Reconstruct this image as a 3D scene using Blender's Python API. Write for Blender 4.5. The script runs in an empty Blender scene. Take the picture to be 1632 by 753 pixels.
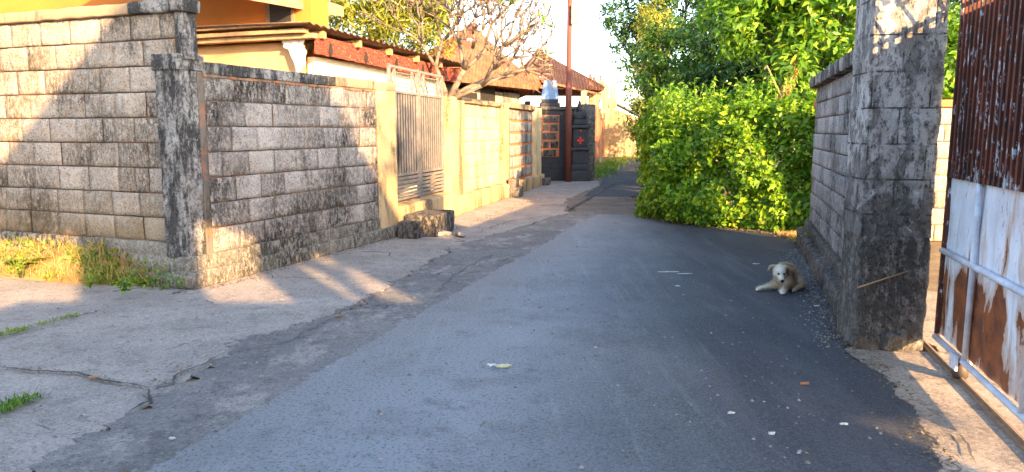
import bpy, bmesh, math, random
import numpy as np
from mathutils import Vector, Matrix, noise
R = math.radians
S = bpy.context.scene
C = S.collection

# ------------------------------------------------------------------ camera
CAM_H = 1.5; FPX = 1180.0; PITCH = math.atan(168.5/FPX)
cam = bpy.data.cameras.new('camera'); camo = bpy.data.objects.new('camera', cam); C.objects.link(camo)
camo.location = (0, 0, CAM_H); camo.rotation_euler = (R(90)-PITCH, 0, 0)
cam.sensor_width = 36; cam.lens = 36*FPX/1632; cam.clip_start = .05; cam.clip_end = 3000
S.camera = camo
# ------------------------------------------------------------------ light
SUN_EL = R(18); SUN_AZ = R(150)          # azimuth clockwise from +Y : the sun is behind the camera, to the right
w = bpy.data.worlds.new('World'); S.world = w; w.use_nodes = True
nt = w.node_tree; sky = nt.nodes.new('ShaderNodeTexSky'); sky.sky_type = 'NISHITA'; sky.sun_disc = False
sky.sun_elevation = SUN_EL; sky.sun_rotation = SUN_AZ; sky.air_density = 1.0; sky.dust_density = 1.2; sky.ozone_density = 1.0
bgn = nt.nodes['Background']; bgn.inputs[1].default_value = 0.15; nt.links.new(sky.outputs[0], bgn.inputs[0])
sl = bpy.data.lights.new('sun', 'SUN'); sl.energy = 4.4; sl.angle = R(.6); sl.color = (1.0, .64, .30)
so = bpy.data.objects.new('sun', sl); C.objects.link(so)
sd = Vector((math.sin(SUN_AZ)*math.cos(SUN_EL), math.cos(SUN_AZ)*math.cos(SUN_EL), math.sin(SUN_EL)))
so.rotation_euler = sd.to_track_quat('Z', 'Y').to_euler(); so.location = sd*40
S.view_settings.view_transform = 'Standard'; S.view_settings.look = 'None'
S.view_settings.exposure = 2.5; S.view_settings.gamma = 1.0; S.view_settings.use_curve_mapping = False

random.seed(7); rng = np.random.default_rng(7)
U = random.uniform

# ------------------------------------------------------------------ site survey: ground point under a pixel, point at a distance
_c, _s = math.cos(PITCH), math.sin(PITCH)
def _ray(px, py):
    a = (px-816)/FPX; b = -(py-376.5)/FPX
    return (a, _c+b*_s, -_s+b*_c)
def gnd(px, py, z=0.0):
    r = _ray(px, py); t = (z-CAM_H)/r[2]; return (r[0]*t, r[1]*t)
def at(px, py, Y):
    r = _ray(px, py); t = Y/r[1]; return Vector((r[0]*t, Y, CAM_H+r[2]*t))

# ------------------------------------------------------------------ object helpers
def tag(o, label=None, cat=None, group=None, kind=None):
    if label: o['label'] = label
    if cat: o['category'] = cat
    if group: o['group'] = group
    if kind: o['kind'] = kind
    return o
def empty(name, loc=(0,0,0), rz=0, label=None, cat=None, group=None):
    o = bpy.data.objects.new(name, None); C.objects.link(o); o.location = loc; o.rotation_euler = (0,0,rz)
    o.empty_display_size = .1
    return tag(o, label, cat, group)
def copy_tree(o, parent=None):
    c = o.copy(); C.objects.link(c)
    if parent: c.parent = parent
    for ch in list(o.children): copy_tree(ch, c)
    return c
def mesh_np(name, V, tris, rnd, mat, parent=None, smooth=False):
    me = bpy.data.meshes.new(name)
    V = np.asarray(V, dtype=np.float32); tris = np.asarray(tris, dtype=np.int32)
    me.vertices.add(len(V)); me.vertices.foreach_set('co', V.ravel())
    me.loops.add(tris.size); me.loops.foreach_set('vertex_index', tris.ravel())
    me.polygons.add(len(tris)); me.polygons.foreach_set('loop_start', np.arange(0, tris.size, tris.shape[1], dtype=np.int32))
    at_ = me.attributes.new('rnd', 'FLOAT', 'FACE'); at_.data.foreach_set('value', np.asarray(rnd, dtype=np.float32))
    if smooth: me.polygons.foreach_set('use_smooth', np.ones(len(tris), dtype=bool))
    me.update(calc_edges=True); me.materials.append(mat)
    o = bpy.data.objects.new(name, me); C.objects.link(o)
    if parent: o.parent = parent
    return o

class MB:
    """collects faces and links them as one mesh object"""
    def __init__(s): s.v = []; s.f = []; s.r = []; s.sm = []
    def add(s, vs, fs, rnd=.5, smooth=False):
        n = len(s.v); s.v += [tuple(p) for p in vs]
        for f in fs: s.f.append(tuple(i+n for i in f)); s.r.append(rnd); s.sm.append(smooth)
    def box(s, a, b, rnd=.5, M=None):
        (x0,y0,z0),(x1,y1,z1) = a, b
        vs = [(x0,y0,z0),(x1,y0,z0),(x1,y1,z0),(x0,y1,z0),(x0,y0,z1),(x1,y0,z1),(x1,y1,z1),(x0,y1,z1)]
        if M is not None: vs = [M @ Vector(p) for p in vs]
        s.add(vs, [(3,2,1,0),(4,5,6,7),(0,1,5,4),(1,2,6,5),(2,3,7,6),(3,0,4,7)], rnd)
    def bar(s, p, q, wdt, dep=None, rnd=.5, up=(0,0,1)):
        p, q = Vector(p), Vector(q); d = (q-p); L = d.length; d.normalize(); dep = dep or wdt
        u = Vector(up)
        if abs(d.dot(u)) > .95: u = Vector((0,1,0))
        a = d.cross(u).normalized(); b = a.cross(d).normalized()
        vs = []
        for P in (p, q):
            for (i, j) in ((-1,-1),(1,-1),(1,1),(-1,1)): vs.append(P+a*i*wdt/2+b*j*dep/2)
        s.add(vs, [(0,1,2,3),(7,6,5,4),(0,4,5,1),(1,5,6,2),(2,6,7,3),(3,7,4,0)], rnd)
    def tube(s, pts, rads, n=8, rnd=.5, cap=True):
        pts = [Vector(p) for p in pts]; rings = []; prev = None
        if not hasattr(rads, '__len__'): rads = [rads]*len(pts)
        for i, p in enumerate(pts):
            d = (pts[min(i+1, len(pts)-1)]-pts[max(i-1, 0)]).normalized()
            if prev is None:
                u = Vector((0,0,1)) if abs(d.z) < .9 else Vector((1,0,0)); a = d.cross(u).normalized()
            else: a = (prev-d*prev.dot(d)).normalized()
            prev = a; b = d.cross(a)
            rings.append([p+(a*math.cos(t)+b*math.sin(t))*rads[i] for t in [2*math.pi*k/n for k in range(n)]])
        vs = [v for r in rings for v in r]; fs = []
        for i in range(len(pts)-1):
            for k in range(n): fs.append((i*n+k, i*n+(k+1)%n, (i+1)*n+(k+1)%n, (i+1)*n+k))
        if cap: fs += [tuple(reversed(range(n))), tuple((len(pts)-1)*n+k for k in range(n))]
        s.add(vs, fs, rnd, True)
    def rough(s, a, b, seg=.06, amp=.006, r=.015, seed=0, rnd=.5, sc=6.0, M=None):
        """box with rounded, slightly worn edges"""
        a, b = Vector(a), Vector(b); c = (a+b)/2; h = (b-a)/2; r = min(r, min(h)*.9)
        inner = h-Vector((r, r, r)); idx = {}; vs = []; fs = []
        def line(H):
            n = max(1, int(2*(H-r)/seg)); L = [-H, -H+r*.35]+[-(H-r)+2*(H-r)*i/n for i in range(n+1)]+[H-r*.35, H]
            return L
        def vid(p):
            k = tuple(round(x, 5) for x in p)
            if k in idx: return idx[k]
            q = Vector([max(-inner[i], min(inner[i], p[i])) for i in range(3)]); d = p-q
            if d.length > 1e-6: p = q+d.normalized()*r*min(1.0, d.length/r) if d.length < r else q+d.normalized()*r
            P = p+c; nz = noise.noise_vector(P*sc+Vector((seed*3.1, 0, 0)))+.5*noise.noise_vector(P*sc*3.1+Vector((0, seed, 0)))
            P = P+nz*amp
            if M is not None: P = M @ P
            idx[k] = len(vs); vs.append(P); return idx[k]
        for ax in range(3):
            u_, v_ = (ax+1) % 3, (ax+2) % 3; lu, lv = line(h[u_]), line(h[v_])
            for sg in (-1, 1):
                for i in range(len(lu)-1):
                    for j in range(len(lv)-1):
                        q = []
                        for (ii, jj) in ((i,j),(i+1,j),(i+1,j+1),(i,j+1)):
                            p = Vector((0,0,0)); p[ax] = sg*h[ax]; p[u_] = lu[ii]; p[v_] = lv[jj]; q.append(vid(p))
                        if sg < 0: q.reverse()
                        if len(set(q)) == 4: fs.append(tuple(q))
        s.add(vs, fs, rnd, True)
    def sheet(s, poly, z, jit=.0, step=.08, seed=0, thick=.0, zf=None):
        """ragged flat sheet with a thin edge"""
        pts = []
        n = len(poly)
        for i in range(n):
            p = Vector(poly[i]).to_2d() if len(poly[i]) > 2 else Vector(poly[i]); q = Vector(poly[(i+1) % n])
            L = (q-p).length; k = max(1, min(700, int(L/step))); nn = Vector((-(q-p).y, (q-p).x)).normalized()
            for j in range(k):
                t = j/k; w_ = p.lerp(q, t); o = (noise.noise(Vector((w_.x*2.3, w_.y*2.3, seed)))+.7*noise.noise(Vector((w_.x*8, w_.y*8, seed+5)))+.5*noise.noise(Vector((w_.x*27, w_.y*27, seed+9)))+.3*noise.noise(Vector((w_.x*70, w_.y*70, seed+2))))*jit
                pts.append(w_+nn*o)
        m = len(pts); vs = [(p.x, p.y, z) for p in pts]; fs = [tuple(range(m))]
        if thick:
            vs += [(p.x, p.y, z-thick) for p in pts]
            fs += [(i, i+m, (i+1) % m+m, (i+1) % m) for i in range(m)]
        s.add(vs, fs)
    def build(s, name, mat, parent=None):
        me = bpy.data.meshes.new(name); me.from_pydata(s.v, [], s.f)
        at_ = me.attributes.new('rnd', 'FLOAT', 'FACE'); at_.data.foreach_set('value', s.r)
        me.polygons.foreach_set('use_smooth', s.sm); me.materials.append(mat); me.update()
        o = bpy.data.objects.new(name, me); C.objects.link(o)
        if parent: o.parent = parent
        return o

# ------------------------------------------------------------------ material helpers
class G:
    def __init__(g, name):
        g.m = bpy.data.materials.new(name); g.m.use_nodes = True; g.t = g.m.node_tree; g.b = g.t.nodes['Principled BSDF']
        g.out = g.t.nodes['Material Output']; g.tc = g.t.nodes.new('ShaderNodeTexCoord').outputs['Object']
    def n(g, typ, ins={}, **kw):
        nd = g.t.nodes.new(typ)
        for k, v in kw.items(): setattr(nd, k, v)
        for k, v in ins.items():
            if isinstance(v, bpy.types.NodeSocket): g.t.links.new(v, nd.inputs[k])
            else: nd.inputs[k].default_value = v
        return nd
    def scale(g, sx, sy, sz, rot=(0,0,0)):
        return g.n('ShaderNodeMapping', {'Vector': g.tc, 'Scale': (sx, sy, sz), 'Rotation': rot}).outputs[0]
    def noise(g, sc, det=4, rough=.6, vec=None, dist=0):
        return g.n('ShaderNodeTexNoise', {'Vector': vec or g.tc, 'Scale': sc, 'Detail': det, 'Roughness': rough, 'Distortion': dist}).outputs[0]
    def voro(g, sc, feat='F1', vec=None, out='Distance'):
        return g.n('ShaderNodeTexVoronoi', {'Vector': vec or g.tc, 'Scale': sc}, feature=feat).outputs[out]
    def ramp(g, fac, lo, hi):
        return g.n('ShaderNodeMapRange', {'Value': fac, 'From Min': lo, 'From Max': hi}).outputs[0]
    def mul(g, a, b, op='MULTIPLY'):
        nd = g.t.nodes.new('ShaderNodeMath'); nd.operation = op
        for i, v in enumerate((a, b)):
            if isinstance(v, bpy.types.NodeSocket): g.t.links.new(v, nd.inputs[i])
            else: nd.inputs[i].default_value = v
        return nd.outputs[0]
    def mix(g, fac, a, b, mode='MIX'):
        nd = g.t.nodes.new('ShaderNodeMix'); nd.data_type = 'RGBA'; nd.blend_type = mode
        for k, v in ((0, fac), (6, a), (7, b)):
            if isinstance(v, bpy.types.NodeSocket): g.t.links.new(v, nd.inputs[k])
            else: nd.inputs[k].default_value = v if k == 0 else (*v, 1)[:4]
        return nd.outputs[2]
    def attr(g, name='rnd'):
        return g.n('ShaderNodeAttribute', attribute_name=name).outputs['Fac']
    def xyz(g):
        return g.n('ShaderNodeSeparateXYZ', {0: g.tc}).outputs
    def done(g, col, rough=.85, bump=None, bstr=.5, bdist=.01, metal=0, spec=.3):
        for k, v in (('Base Color', col), ('Roughness', rough), ('Metallic', metal)):
            if isinstance(v, bpy.types.NodeSocket): g.t.links.new(v, g.b.inputs[k])
            else: g.b.inputs[k].default_value = (*v, 1) if k == 'Base Color' else v
        g.b.inputs['Specular IOR Level'].default_value = spec
        if bump is not None:
            bn = g.n('ShaderNodeBump', {'Height': bump, 'Strength': bstr, 'Distance': bdist})
            g.t.links.new(bn.outputs[0], g.b.inputs['Normal'])
        return g.m

def mat_block(name, c1, c2, stain=.5, sc=1.0, mould=(.028,.026,.022), moss=None, lich=(.52,.50,.46), zdamp=None):
    """rough concrete block: per block tone, pitted and streaked with black mould"""
    g = G(name); r = g.attr()
    col = g.mix(r, c1, c2)
    col = g.mix(g.ramp(g.noise(3*sc, 3), .35, .7), col, tuple(x*.78 for x in c1))
    col = g.mix(g.mul(g.ramp(g.noise(26*sc, 5, .7), .5, .62), .55), col, lich)
    v = g.scale(1, 1, .45)
    area = g.ramp(g.mul(g.noise(1.3*sc, 3, .6), g.mul(g.mul(r, .16), -.08, 'ADD'), 'ADD'), .60-stain*.42, .84-stain*.28)
    spk = g.ramp(g.noise(30*sc, 8, .85, v), .475, .525)
    fac = g.mul(area, spk)
    col = g.mix(g.mul(fac, .92), col, mould)
    col = g.mix(g.mul(g.ramp(g.noise(55*sc, 4, .8), .54, .60), .7), col, mould)
    if name == 'weathered_block' or name == 'weathered_tan_block':   # large dark water stains
        bg = g.ramp(g.noise(.9, 7, .68, g.scale(1, 1, .8)), .52, .60); col = g.mix(g.mul(bg, g.mul(g.ramp(g.noise(24, 8, .85, v), .42, .55), .75)), col, mould)
        ed = g.ramp(g.noise(7, 6, .8), .58, .66); col = g.mix(g.mul(ed, .6), col, (.17,.12,.085))
    if zdamp:
        z = g.mul(g.xyz()[2], g.mul(g.noise(4, 4), .5), 'ADD')
        col = g.mix(g.mul(g.ramp(z, zdamp[1], zdamp[0]), zdamp[2]), col, moss or mould)
    h = g.mul(g.noise(60*sc, 6, .75), g.mul(fac, -.5), 'ADD')
    return g.done(col, .95, h, .9, .012, spec=.15)

def mat_plaster(name, base, base2, stain=.5, mould=(.03,.03,.028), sc=1.0, streak=True, orange=None, mossz=None, bump=.7):
    g = G(name)
    col = g.mix(g.ramp(g.noise(2.2*sc, 4), .38, .66), base, base2)
    v = g.scale(1, 1, .22) if streak else g.tc
    a = g.ramp(g.noise(2.6*sc, 7, .72, v, .4), .66-.34*stain, .74-.26*stain)
    spk = g.ramp(g.noise(30*sc, 6, .75), .40, .60)
    fac = g.mul(a, g.mul(g.mul(spk, .55), .45, 'ADD'))
    col = g.mix(g.mul(fac, .93), col, mould)
    col = g.mix(g.mul(g.ramp(g.noise(55*sc, 4, .7), .6, .66), .4), col, tuple(min(.7, x*1.7) for x in base))
    if orange:
        col = g.mix(g.mul(g.ramp(g.noise(5*sc, 4), .5, .6), orange), col, (.55,.17,.06))
    if mossz:
        z = g.mul(g.xyz()[2], g.mul(g.noise(5, 5, .7), .45), 'ADD')
        col = g.mix(g.ramp(z, mossz+.12, mossz-.12), col, (.07,.065,.035))
    h = g.mul(g.noise(34*sc, 7, .7), g.mul(fac, -.35), 'ADD')
    return g.done(col, .93, h, bump, .012, spec=.15)

def mat_simple(name, col, col2=None, sc=8, rough=.7, bump=.3, bsc=40, metal=0, spec=.3, attr=False, stretch=None):
    g = G(name); v = g.scale(*stretch) if stretch else g.tc
    f = g.attr() if attr else g.ramp(g.noise(sc, 5, .65, v), .35, .65)
    c = g.mix(f, col, col2 or tuple(x*.7 for x in col))
    if attr: c = g.mix(g.mul(g.ramp(g.noise(sc, 5, .65, v), .45, .65), .5), c, tuple(x*.6 for x in col))
    return g.done(c, rough, g.noise(bsc, 4, .6, v), bump, .006, metal, spec)

def mat_leaf(name, dark, mid, light, trans=.35, rough=.42, dead=None):
    g = G(name); r = g.attr()
    c = g.mix(g.ramp(r, 0, .55), dark, mid); c = g.mix(g.ramp(r, .6, 1.0), c, light)
    if dead: c = g.mix(g.ramp(r, .955, .96), c, dead)
    m = g.done(c, rough, spec=.35)
    tr = g.n('ShaderNodeBsdfTranslucent', {'Color': g.mix(.5, c, g.mix(1, c, (1.5,1.5,.5), 'MULTIPLY'))})
    mx = g.n('ShaderNodeMixShader', {0: trans, 1: g.b.outputs[0], 2: tr.outputs[0]})
    g.t.links.new(mx.outputs[0], g.out.inputs[0]); return m

M = {}
M['block_grey'] = mat_block('weathered_block', (.50,.425,.375), (.34,.27,.22), .58, mould=(.020,.018,.016))
M['block_tan'] = mat_block('weathered_tan_block', (.50,.40,.315), (.34,.255,.185), .54, moss=(.20,.125,.045), zdamp=(.55,1.15,.75))
M['block_right'] = mat_block('weathered_grey_block', (.42,.395,.39), (.27,.235,.22), .54)
M['block_yard'] = mat_block('yard_block', (.48,.36,.26), (.40,.30,.22), .2)
M['mortar'] = mat_plaster('dirty_mortar', (.20,.16,.13), (.12,.10,.085), .5, orange=.35)
M['mortar_dark'] = mat_plaster('dark_mortar', (.13,.115,.105), (.08,.075,.07), .5)
M['mortar_orange'] = mat_plaster('orange_mortar', (.50,.15,.06), (.40,.17,.09), .15)
M['plaster_mid'] = mat_plaster('stained_plaster', (.33,.30,.28), (.23,.21,.19), .60)
def mat_pillar():
    g = G('worn_pillar_render'); x = g.xyz(); v = g.scale(1, 1, .5)
    col = g.mix(g.ramp(g.noise(3, 7, .7), .40, .60), (.56,.53,.50), (.36,.315,.29))
    z = g.mul(x[2], g.mul(g.noise(3.2, 8, .75), 1.6), 'ADD')                 # rising damp with a ragged upper limit
    damp = g.ramp(z, 2.15, 1.75)
    col = g.mix(g.mul(damp, .8), col, (.105,.09,.08))
    big = g.ramp(g.noise(5.5, 9, .74, v), .50, .56); col = g.mix(g.mul(big, .6), col, (.11,.098,.088))
    col = g.mix(g.mul(g.ramp(g.noise(24, 8, .85, v), .52, .57), .75), col, (.035,.032,.03))
    col = g.mix(g.mul(g.ramp(g.noise(8, 9, .8), .57, .62), .75), col, (.55,.54,.54))
    bk = g.n('ShaderNodeTexBrick', {'Vector': g.n('ShaderNodeCombineXYZ', {0: x[0], 1: x[2]}).outputs[0], 'Scale': 1.0, 'Mortar Size': .006, 'Mortar Smooth': .4, 'Brick Width': .36, 'Row Height': .235}, offset=.5)
    mf = g.mul(bk.outputs['Fac'], g.ramp(g.noise(5, 4), .44, .54)); col = g.mix(g.mul(mf, .85), col, (.05,.045,.04))
    h = g.mul(g.mul(g.noise(26, 8, .78), g.mul(big, -.55), 'ADD'), g.mul(mf, -.8), 'ADD')
    return g.done(col, .95, h, 1.0, .022, spec=.12)
M['plaster_right'] = mat_pillar()
def mat_corner():
    g = G('black_streaked_render'); v = g.scale(1, 1, .16)
    col = g.mix(g.ramp(g.noise(3, 7, .7), .40, .60), (.42,.39,.36), (.25,.22,.20))
    run = g.ramp(g.noise(6.0, 9, .78, g.scale(1, 1, .3)), .47, .55); col = g.mix(g.mul(run, .88), col, (.030,.030,.032))
    col = g.mix(g.mul(g.ramp(g.noise(30, 8, .85), .50, .55), .7), col, (.022,.021,.020))
    col = g.mix(g.mul(g.ramp(g.noise(9, 9, .8), .58, .63), .7), col, (.46,.45,.44))
    return g.done(col, .95, g.mul(g.noise(30, 8, .78), g.mul(run, -.4), 'ADD'), 1.0, .018, spec=.12)
M['plaster_dark'] = mat_corner(); M['coping_dark'] = M['plaster_dark']
M['plinth'] = mat_block('mouldy_plinth_block', (.34,.30,.25), (.24,.21,.17), .8, sc=.8, mould=(.028,.026,.022), lich=(.42,.38,.31))
M['plaster_low'] = mat_block('damp_render', (.20,.175,.155), (.12,.105,.09), .8, sc=.6, mould=(.022,.020,.018), lich=(.34,.30,.27))
M['plaster_yellow'] = mat_plaster('sandy_plaster', (.50,.35,.19), (.36,.24,.13), .50, mossz=.06)
M['plaster_cream'] = mat_plaster('cream_plaster', (.58,.45,.27), (.46,.34,.19), .34, mossz=.05)
M['coping_tan'] = mat_plaster('tan_coping', (.36,.24,.15), (.26,.18,.12), .42)
M['house_orange'] = mat_plaster('ochre_wall', (.50,.17,.035), (.44,.15,.035), .02, bump=.15)
M['house_cream'] = mat_plaster('cream_wall', (.62,.34,.16), (.56,.31,.14), .02, bump=.15)
M['wood_old'] = mat_simple('old_wood', (.30,.19,.11), (.18,.11,.07), 14, .85, .5, 60, attr=False, stretch=(1,1,6))
M['wood_plank'] = mat_simple('sunned_plank', (.46,.28,.14), (.30,.18,.10), 10, .85, .4, 50)
def mat_gategrey():
    g = G('grey_gate_paint'); f = g.ramp(g.noise(9, 5, .65), .35, .65); col = g.mix(f, (.22,.20,.19), (.15,.135,.125))
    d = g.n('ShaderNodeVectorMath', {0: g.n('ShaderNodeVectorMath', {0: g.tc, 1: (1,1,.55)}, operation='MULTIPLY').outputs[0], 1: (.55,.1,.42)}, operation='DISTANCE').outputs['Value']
    col = g.mix(g.mul(g.ramp(g.mul(d, g.mul(g.noise(6, 5), .25), 'ADD'), .36, .22), .85), col, (.035,.035,.04))  # blob of cast shadow painted into the gate colour
    return g.done(col, .55, g.noise(60), .2, .004)
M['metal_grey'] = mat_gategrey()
M['metal_back'] = mat_simple('shadowed_sheet', (.10,.085,.08), (.07,.06,.055), 9, .7, .2, 60)  # dark colour stands in for the shade between the gate bars
M['metal_dark'] = mat_simple('dark_metal', (.05,.045,.045), (.10,.07,.05), 12, .6, .3, 50)
M['black_stone'] = mat_simple('black_stone', (.028,.03,.036), (.05,.05,.055), 12, .7, .5, 40)
M['red_paint'] = mat_simple('red_paint', (.75,.07,.03), (.6,.05,.02), 12, .6, .1, 40)
M['bark'] = mat_simple('grey_bark', (.20,.155,.115), (.105,.08,.06), 10, .9, .6, 40)
M['bark_dark'] = mat_simple('dark_bark', (.10,.075,.055), (.06,.045,.035), 10, .9, .6, 40)

# ------------------------------------------------------------------ setting : ground
def mat_asphalt():
    g = G('asphalt'); x = g.xyz()
    v = g.scale(1, .22, 1, (0, 0, R(-8)))
    # worn paler wheel lane along the middle, fresher bitumen to the right
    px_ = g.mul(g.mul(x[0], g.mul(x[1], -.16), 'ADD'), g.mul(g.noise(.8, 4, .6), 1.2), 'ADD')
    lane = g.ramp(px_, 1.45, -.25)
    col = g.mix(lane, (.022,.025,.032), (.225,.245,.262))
    col = g.mix(g.mul(g.ramp(g.noise(1.8, 7, .68, v), .44, .60), .40), col, (.20,.20,.205))
    col = g.mix(g.mul(g.ramp(g.noise(1.1, 6, .7), .50, .60), .40), col, (.06,.06,.066))
    col = g.mix(g.mul(g.ramp(g.noise(5, 9, .78, v), .54, .64), .40), col, (.27,.265,.26))
    col = g.mix(g.mul(g.ramp(g.noise(3.5, 8, .75), .56, .63), .45), col, (.035,.036,.042))
    edge = g.mul(g.ramp(g.mul(g.mul(x[0], g.mul(x[1], -.36), 'ADD'), g.mul(g.noise(2, 6, .7), .9), 'ADD'), -1.35, -2.6), .85)
    col = g.mix(edge, col, (.195,.185,.175))
    sc2 = g.ramp(g.noise(1.4, 8, .6, g.scale(6, .35, 1, (0, 0, R(-12)))), .58, .64); col = g.mix(g.mul(sc2, .25), col, (.30,.30,.31))
    col = g.mix(g.mul(g.ramp(g.noise(75, 4, .85), .46, .64), .75), col, (.26,.26,.265))
    col = g.mix(g.mul(g.ramp(g.noise(52, 4, .85), .53, .63), .75), col, (.018,.018,.022))
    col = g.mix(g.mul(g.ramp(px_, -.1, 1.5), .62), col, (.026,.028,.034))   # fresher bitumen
    # small pale flecks: trodden litter and lime
    fl = g.mul(g.ramp(g.voro(9), .085, .05), g.ramp(g.noise(1.7, 3), .52, .60))
    col = g.mix(g.mul(fl, .7), col, (.42,.41,.38))
    h = g.mul(g.noise(170, 4, .8), g.mul(g.noise(6, 4, .6), 1.0), 'ADD')
    return g.done(col, .74, h, .75, .008, spec=.35)
def mat_concrete(name, a, b, crack=1.0, dark=.4, patch=None):
    g = G(name)
    col = g.mix(g.ramp(g.noise(1.3, 6, .7), .40, .60), a, b)
    if patch: col = g.mix(g.mul(g.ramp(g.noise(2.6, 9, .74, g.scale(1, .55, 1, (0,0,R(-30)))), .52, .60), .8), col, patch)
    col = g.mix(g.mul(g.ramp(g.noise(9, 8, .78), .55, .63), .55), col, tuple(x*.5 for x in b))
    col = g.mix(g.mul(g.ramp(g.noise(5, 5, .7), .52, .64), dark), col, tuple(x*.45 for x in b))
    col = g.mix(g.mul(g.ramp(g.noise(60, 4, .82), .51, .61), .75), col, tuple(x*.32 for x in a))
    col = g.mix(g.mul(g.ramp(g.noise(34, 5, .82), .54, .64), .55), col, tuple(min(.6, x*1.45) for x in a))
    dv = g.n('ShaderNodeVectorMath', {0: g.tc, 1: g.n('ShaderNodeVectorMath', {0: g.n('ShaderNodeTexNoise', {'Vector': g.tc, 'Scale': 2.5, 'Detail': 5}).outputs[1], 1: (.55,.55,.55)}, operation='MULTIPLY').outputs[0]}).outputs[0]
    e = g.voro(.75, 'DISTANCE_TO_EDGE', dv)
    ck = g.mul(g.mul(g.ramp(e, .007, .002), g.ramp(g.noise(.9, 2), .53, .58)), crack)
    col = g.mix(ck, col, (.03,.028,.025))
    h = g.mul(g.mul(g.noise(110, 5, .75), g.mul(g.noise(5, 5, .6), 1.5), 'ADD'), g.mul(ck, -1.5), 'ADD')
    return g.done(col, .93, h, .8, .01, spec=.15)
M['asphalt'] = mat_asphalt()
M['old_asphalt'] = mat_concrete('old_asphalt', (.225,.205,.19), (.155,.145,.137), .8, .4, (.34,.30,.265))
M['far_asphalt'] = mat_concrete('lane_asphalt', (.105,.11,.12), (.075,.078,.088), .5)
M['apron'] = mat_concrete('apron_concrete', (.37,.32,.28), (.28,.245,.215), 1.0)
M['slab'] = mat_concrete('gateway_concrete', (.40,.33,.26), (.27,.225,.185), .6, .7)
M['lane_concrete'] = mat_concrete('lane_concrete', (.22,.19,.155), (.15,.13,.11), 1.0)
M['dust'] = mat_concrete('dirt', (.24,.18,.11), (.15,.11,.07), 0, .5)

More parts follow.
